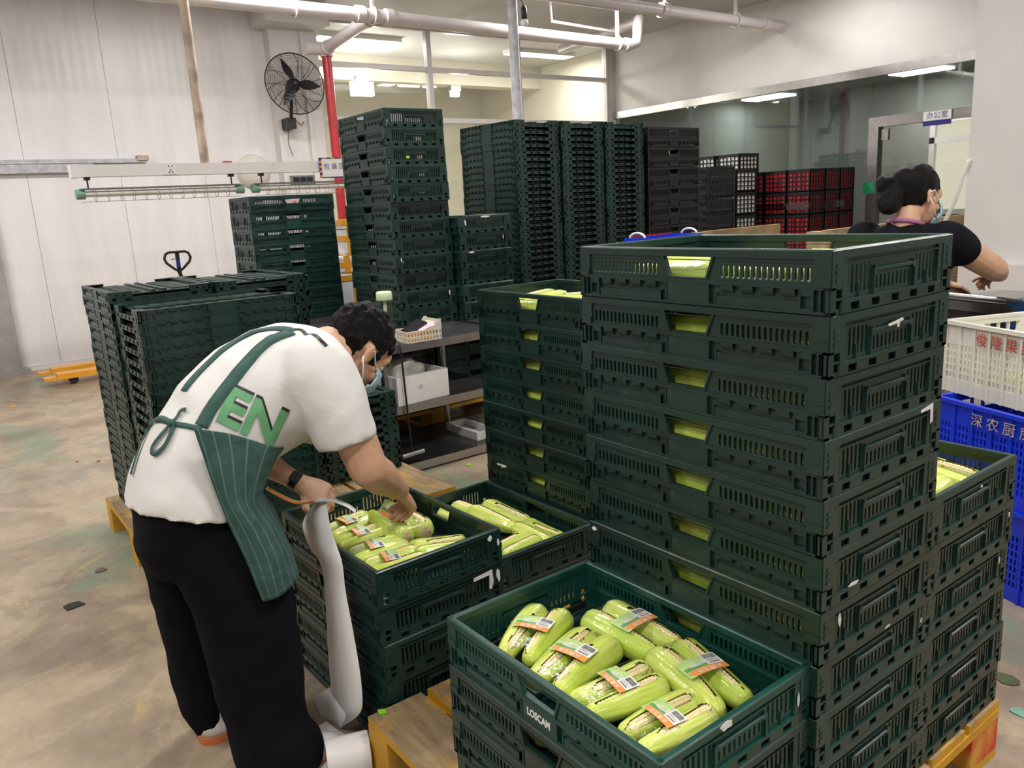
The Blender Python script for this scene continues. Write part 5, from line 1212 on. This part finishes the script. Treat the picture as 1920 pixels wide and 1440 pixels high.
def black_stack(desc, near, z0, n, quarter=True, yaw=0):
    for k in range(n):
        i = n-1-k; hx, hy = (.2, .3) if quarter else (.3, .2)
        r = thing('folding_crate', 'black slotted crate, %s in the %s' % (ordn(i, n), desc), 'crate', (near[0]-hx+RND.uniform(-.003, .003), near[1]+hy, z0+.1505*k), yaw+(pi/2 if quarter else 0), 'black crates in the '+desc)
        obj('base', BB_B, r)
        for a in (0, pi): obj('long_wall', BB_L, r, rot=(0, 0, a)); obj('short_wall', BB_S, r, rot=(0, 0, a))
        if n == 11 and i == 1: patch(r, 'yellow_scrap', flake(-.06, .11, .006, .018, 9), 'long', .2004, 'tape_orange')
black_stack('tall black stack right of the folded crates', (-3.74, 3.53), .28, 11)
pallet('grey wooden pallet block under the tall black stack', -4.4, -3.6, 3.40, 4.3, .27, nb=5)
black_stack('lower black stack behind the tall black one', (-4.35, 4.98), .0, 11, quarter=False)
def net_basket(label, group, x, y, z, sx, sy, sz, m, fill):
    r = thing('vented_crate', label, 'crate', (x, y, z), 0, group)
    def wall(b, half, ax, d):
        n = 5; p = 2*half*.88/n; u0 = -half*.88
        b.box(*((-half, half, d-.004, d+.004) if ax is LX else (d-.004, d+.004, -half, half)), sz-.03, sz); b.box(*((-half, half, d-.004, d+.004) if ax is LX else (d-.004, d+.004, -half, half)), 0, .02)
        for s in (-1, 1):
            a0, a1 = sorted((s*half*.88, s*half)); b.box(*((a0, a1, d-.004, d+.004) if ax is LX else (d-.004, d+.004, a0, a1)), .02, sz-.03)
        nz = 4; q = (sz-.05)/nz
        for i in range(n):
            for j in range(nz): b.cell(u0+p*i, u0+p*(i+1), .02+q*j, .02+q*(j+1), sq(u0+p*(i+.12), u0+p*(i+.88), .02+q*(j+.12), .02+q*(j+.88)), d-.003, d+.003, ax)
    for d in (-sy/2+.004, sy/2-.004): one(lambda b: wall(b, sx/2, LX, d), 'long_wall', m, r)
    for d in (-sx/2+.004, sx/2-.004): one(lambda b: wall(b, sy/2, SY, d), 'short_wall', m, r)
    one(lambda b: b.box(-sx/2, sx/2, -sy/2, sy/2, 0, .01), 'base', m, r)
    f = tag(one(lambda b: [b.box(-sx*.46+sx*.92*i/3+.006, -sx*.46+sx*.92*(i+1)/3-.006, -sy*.46, sy*.46, .012, sz-.03-.01*(i % 2)) for i in range(3)], 'produce_bags', fill), 'bags filling the '+label.replace('black crate of ', '').replace('white-filled black ', 'white-filled ')[:200], 'produce'); f.location = (x, y, z)
    return r
wd_, dp_, hh_ = .302, .300, .2525
rowname = ['bottom', 'second', 'third', 'fourth', 'fifth', 'top']; colname = ['right', 'middle', 'left']
for j in range(6):
    for i in range(3):
        net_basket('black crate of red net bags, %s row, %s column facing left' % (rowname[j], colname[i]), 'red net-bag crates in the front row', -4.66-wd_*(i+.5)-.006*i, 7.12+dp_/2, .10+(hh_+.001)*j, wd_, dp_, hh_, 'crate_black', 'red_plastic')
    for i in (1, 2):
        net_basket('black crate of red net bags, %s row, %s column beside the glass' % (rowname[j], ('', 'nearer', 'farther')[i]), 'red net-bag crates in the rows behind', -4.66-wd_*.5, 7.12+dp_*(i+.5)+.006*i, .10+(hh_+.001)*j, wd_, dp_, hh_, 'crate_black', 'red_plastic')
pallet('low pallet under the red net-bag crates', -5.60, -4.64, 7.10, 8.04, .098, nb=4)
one(lambda b: (b.box(-5.6, -4.652, 7.112, 7.115, 1.17, 1.25), b.box(-4.655, -4.652, 7.115, 8.03, 1.17, 1.25)), 'clear_tape', 'clear_tape'); tag(bpy.data.objects['clear_tape'], 'clear packing tape wrapped round the red net-bag crates', 'tape')
for lab, x, y, z in (('white-filled black crate, top left behind the tall black stack', -5.75, 6.80, 1.60), ('white-filled black crate, top one above the lower black stack', -5.40, 6.80, 1.60), ('white-filled black crate, upper one right of the black stack', -4.98, 6.20, 1.405), ('white-filled black crate, middle one right of the black stack', -4.98, 6.20, 1.165), ('white-filled black crate, bottom one right of the black stack', -4.98, 6.20, .925)):
    net_basket(lab, 'white-filled crates', x, y, z, .30, .36, .236, 'crate_black', 'foam_white')
o = thing('covered_load', 'dark covered load under the white-filled crates', 'load'); one(lambda b: b.box(-5.11, -4.85, 6.04, 6.36, 0, .925), 'block', 'crate_black', o); one(lambda b: b.box(-5.88, -5.28, 6.64, 6.96, 0, 1.60), 'block', 'crate_black', o)

# ------------------------------------------------------------------ upright boards, blue basket, pillar
def upright(label, x, y0, y1, ztop, n=6):
    o = thing('upright_pallet', label, 'pallet', (x, y0, 0), 0)
    hgt = ztop/n
    for k in range(n): one(lambda b: b.box(0, .025, 0, y1-y0, k*hgt, (k+1)*hgt-.012, 0, 1 if k == n-1 else None), 'board', ('wood_raw', 'pallet_yellow'), o)
    for yy in (.0, (y1-y0)/2-.04, y1-y0-.08): one(lambda b: b.box(-.09, 0, yy, yy+.08, 0, ztop-.02), 'stringer', 'wood_raw', o)
upright('wooden pallet standing upright with a yellow top edge', -2.55, 2.74, 3.50, 1.205); upright('plain wooden pallet standing upright behind the woman', -1.80, 2.83, 4.55, 1.20)
o = thing('blue_basket', 'blue plastic basket with white handles behind the nearest tall stack', 'basket', (-2.50, 2.24, 0))
one(lambda b: (b.box(-.22, 0, 0, .02, 1.06, 1.185), b.box(-.22, 0, .43, .45, 1.06, 1.185), b.box(-.02, 0, .02, .43, 1.06, 1.185), b.box(-.22, -.20, .02, .43, 1.06, 1.185), b.box(-.20, -.02, .02, .43, 1.06, 1.07)), 'basket', 'blue_plastic', o)
for y in (.0, .45): one(lambda b: b.tube([(-.11+.06*math.cos(a), y, 1.185+.03*math.sin(a)) for a in [pi*q/12 for q in range(13)]], .007, 8), 'handle', 'print_white', o, smooth=True)
one(lambda b: b.box(-.21, -.20, .05, .4, 1.185, 1.195), 'red_strip', 'red_paint', o)
tag(one(lambda b: b.box(-.25, .02, .13, .62, 0, 1.06), 'packing_bench', 'grey_metal'), 'grey bench under the blue basket', 'bench').location = (-2.5, 2.08, 0)
struct(one(lambda b: (b.box(-1.52, .2, 3.86, 4.5, 0, ZC), b.box(-1.50, .2, 3.78, 3.86, 0, .93)), 'wall_pillar', 'plaster_white'))
# white and blue crates at the right edge
def mesh_crate(name, label, c, rz, sx, sy, sz, m, rows, cols, rib, title, tm, handle):
    o = thing(name, label, 'crate', c, rz, None)
    def wall(b, half, ax, d, out, hole):
        top0 = sz-.085; zs = .05
        def bx(u0, u1, d0, d1, z0, z1): b.box(*((u0, u1, d0, d1) if ax is LX else (d0, d1, u0, u1)), z0, z1)
        bx(-half, half, d-.004, d+.004, 0, zs)
        if hole: b.cell(-half, half, top0, sz-.012, [(-.10, sz-.065), (.10, sz-.065), (.11, sz-.030), (-.11, sz-.030)], d-.004, d+.004, ax)
        else: bx(-half, half, d-.004, d+.004, top0, sz-.012)
        bx(-half-.006, half+.006, *sorted((d-.004*out, d+.016*out)), sz-.014, sz)
        p = 2*half/cols; q = (top0-zs)/rows
        for i in range(cols):
            for j in range(rows): b.cell(-half+p*i, -half+p*(i+1), zs+q*j, zs+q*(j+1), sq(-half+p*(i+.24), -half+p*(i+.76), zs+q*(j+.14), zs+q*(j+.86)), d-.003, d+.003, ax)
        for i in range(0, cols+1, rib): bx(-half+p*i-.004, -half+p*i+.004, *sorted((d, d+.010*out)), .0, sz-.012)
    for s in (-1, 1): one(lambda b: wall(b, sx/2, LX, s*sy/2, s, False), 'long_wall', m, o); one(lambda b: wall(b, sy/2, SY, s*sx/2, s, handle), 'short_wall', m, o)
    one(lambda b: b.box(-sx/2, sx/2, -sy/2, sy/2, 0, .008), 'base', m, o)
    if title: obj('lettering', text_mesh(title, .050, .0005, 'lettering', tm), o, (-sx*.06, -sy/2-.0115, sz-.055), (pi/2, 0, 0))
    return o
zb0 = .0; cB = Vector((-.27, 1.86, 0)); rB = math.radians(-20)
mesh_crate('plastic_crate', 'blue plastic crate on the floor at the right edge', (cB.x, cB.y, 0), rB, .62, .42, .325, 'blue_plastic', 7, 40, 5, '', 'print_tan', True)
mesh_crate('plastic_crate', 'blue plastic crate lettered 深农厨房 under the white crate', (cB.x, cB.y, .326), rB, .62, .42, .325, 'blue_plastic', 7, 40, 5, '深 农 厨 房', 'print_tan', True)
cW = Vector((-.305, 1.925, .652)); mesh_crate('plastic_crate', 'white plastic crate lettered 俊隆果菜 on the blue crates', cW, math.radians(-24), .60, .40, .265, 'white_plastic', 5, 36, 4, '俊 隆 果 菜', 'print_red', True)
for k, (dx, dy, a) in enumerate(((-.15, -.05, .1), (.08, .07, .05), (-.02, -.06, 1.5), (.17, -.04, 1.5))):
    c = cW+Matrix.Rotation(math.radians(-24), 3, 'Z') @ Vector((dx, dy, 0)); d = Vector((math.cos(a), math.sin(a), 0))*CL/2
    corn_pack('corn cobs at the %s of the white crate' % ('left', 'back', 'middle', 'right')[k], 'corn in the white crate', c-d, c+d, .662+.0, k, film=False, scale=1.0)
# packing machine in front of the woman
o = thing('wrapping_machine', 'blue and steel film wrapping machine beside the white crate', 'machine', (-.62, 2.62, 0), math.radians(-16))
one(lambda b: (b.box(-.35, .35, -.2, .22, .70, .86),), 'body', 'steel_dark', o); one(lambda b: b.box(-.01, .36, -.215, .225, .76, .925), 'side_panel', 'machine_blue', o); one(lambda b: b.box(.16, .33, -.218, -.215, .79, .87), 'name_plate', 'grey_metal', o)
one(lambda b: b.box(-.36, .02, -.22, .22, .86, .90), 'hot_plate', 'steel', o); one(lambda b: b.tube([(-.36, -.20, .915), (.04, -.20, .915)], .016, 12), 'film_rod', 'steel', o, angle=40); one(lambda b: b.ball((-.12, -.215, .80), .022), 'knob', 'print_white', o, smooth=True)
for x in (-.32, .32):
    for y in (-.17, .19): one(lambda b: b.box(x-.02, x+.02, y-.02, y+.02, 0, .70), 'leg', 'steel', o)
# office sign, plant, hanging cord
o = thing('office_sign', 'white and purple sign reading 办公室 above the office door', 'sign', (-3.73, Y1-.055, 2.075)); one(lambda b: b.box(-.15, .15, -.012, 0, -.075, .075), 'board', 'print_white', o); one(lambda b: b.box(-.15, .15, -.0135, -.012, -.075, -.022), 'band', 'navy_print', o); obj('lettering', text_mesh('办公室', .078, .0004, 'lettering', 'navy_print'), o, (0, -.0136, .026), (pi/2, 0, 0))
tag(one(lambda b: b.tube(dense([at(1818, 300, y=3.852), at(1806, 330, y=3.852), at(1790, 378, y=3.87), at(1772, 415, y=3.9), at(1764, 440, y=3.95)], 5), .012, 8), 'hanging_hose', 'print_white', smooth=True), 'white hose hanging diagonally in front of the office door', 'hose')
# scraps on the floor
def scrap(label, px, py, s, m, seed):
    c = at(px, py, z=0); rn = random.Random(seed); n = 7; b = MB(); b.prism([(c.x+s*math.cos(2*pi*k/n)*rn.uniform(.4, 1.2), c.y+s*math.sin(2*pi*k/n)*rn.uniform(.4, 1.2)) for k in range(n)], .0005, .004, lambda a, c_, d: (a, c_, d)); tag(b.build('leaf_scrap', m), label, 'scrap', 'scraps on the floor')
for lab, px, py, s, m, sd in (('bright green leaf scrap on the floor near the steel table', 879, 872, .022, 'leaf_bright', 1), ('flat green leaf scrap on the floor at the right edge', 1912, 1338, .028, 'grey_green_paint', 2), ('dark flat scrap on the floor left of the man', 140, 1135, .05, 'recess_shade_and_scrap', 3), ('husk scrap on the floor right of the nearest stacks', 1893, 1278, .045, 'husk_dry', 4), ('small red scrap on the floor behind the man', 143, 866, .012, 'red_paint', 5), ('small red scrap on the floor beside the folded crates', 185, 865, .012, 'red_paint', 6), ('yellow scrap on the floor near the left wall', 24, 762, .04, 'tape_orange', 7), ('brown scrap on the floor left of the man', 190, 1070, .03, 'brown_plastic', 8)):
    scrap(lab, px, py, s, m, sd)
o = tag(one(lambda b: b.prism([(-.012, -.008), (.006, -.012), (.014, .006), (-.004, .010)], 0, .004, lambda a, c_, d: (a, c_, d)), 'leaf_scrap', 'leaf_bright'), 'bright green leaf scrap on the front pallet', 'scrap'); o.location = at(717, 1335, z=PT)
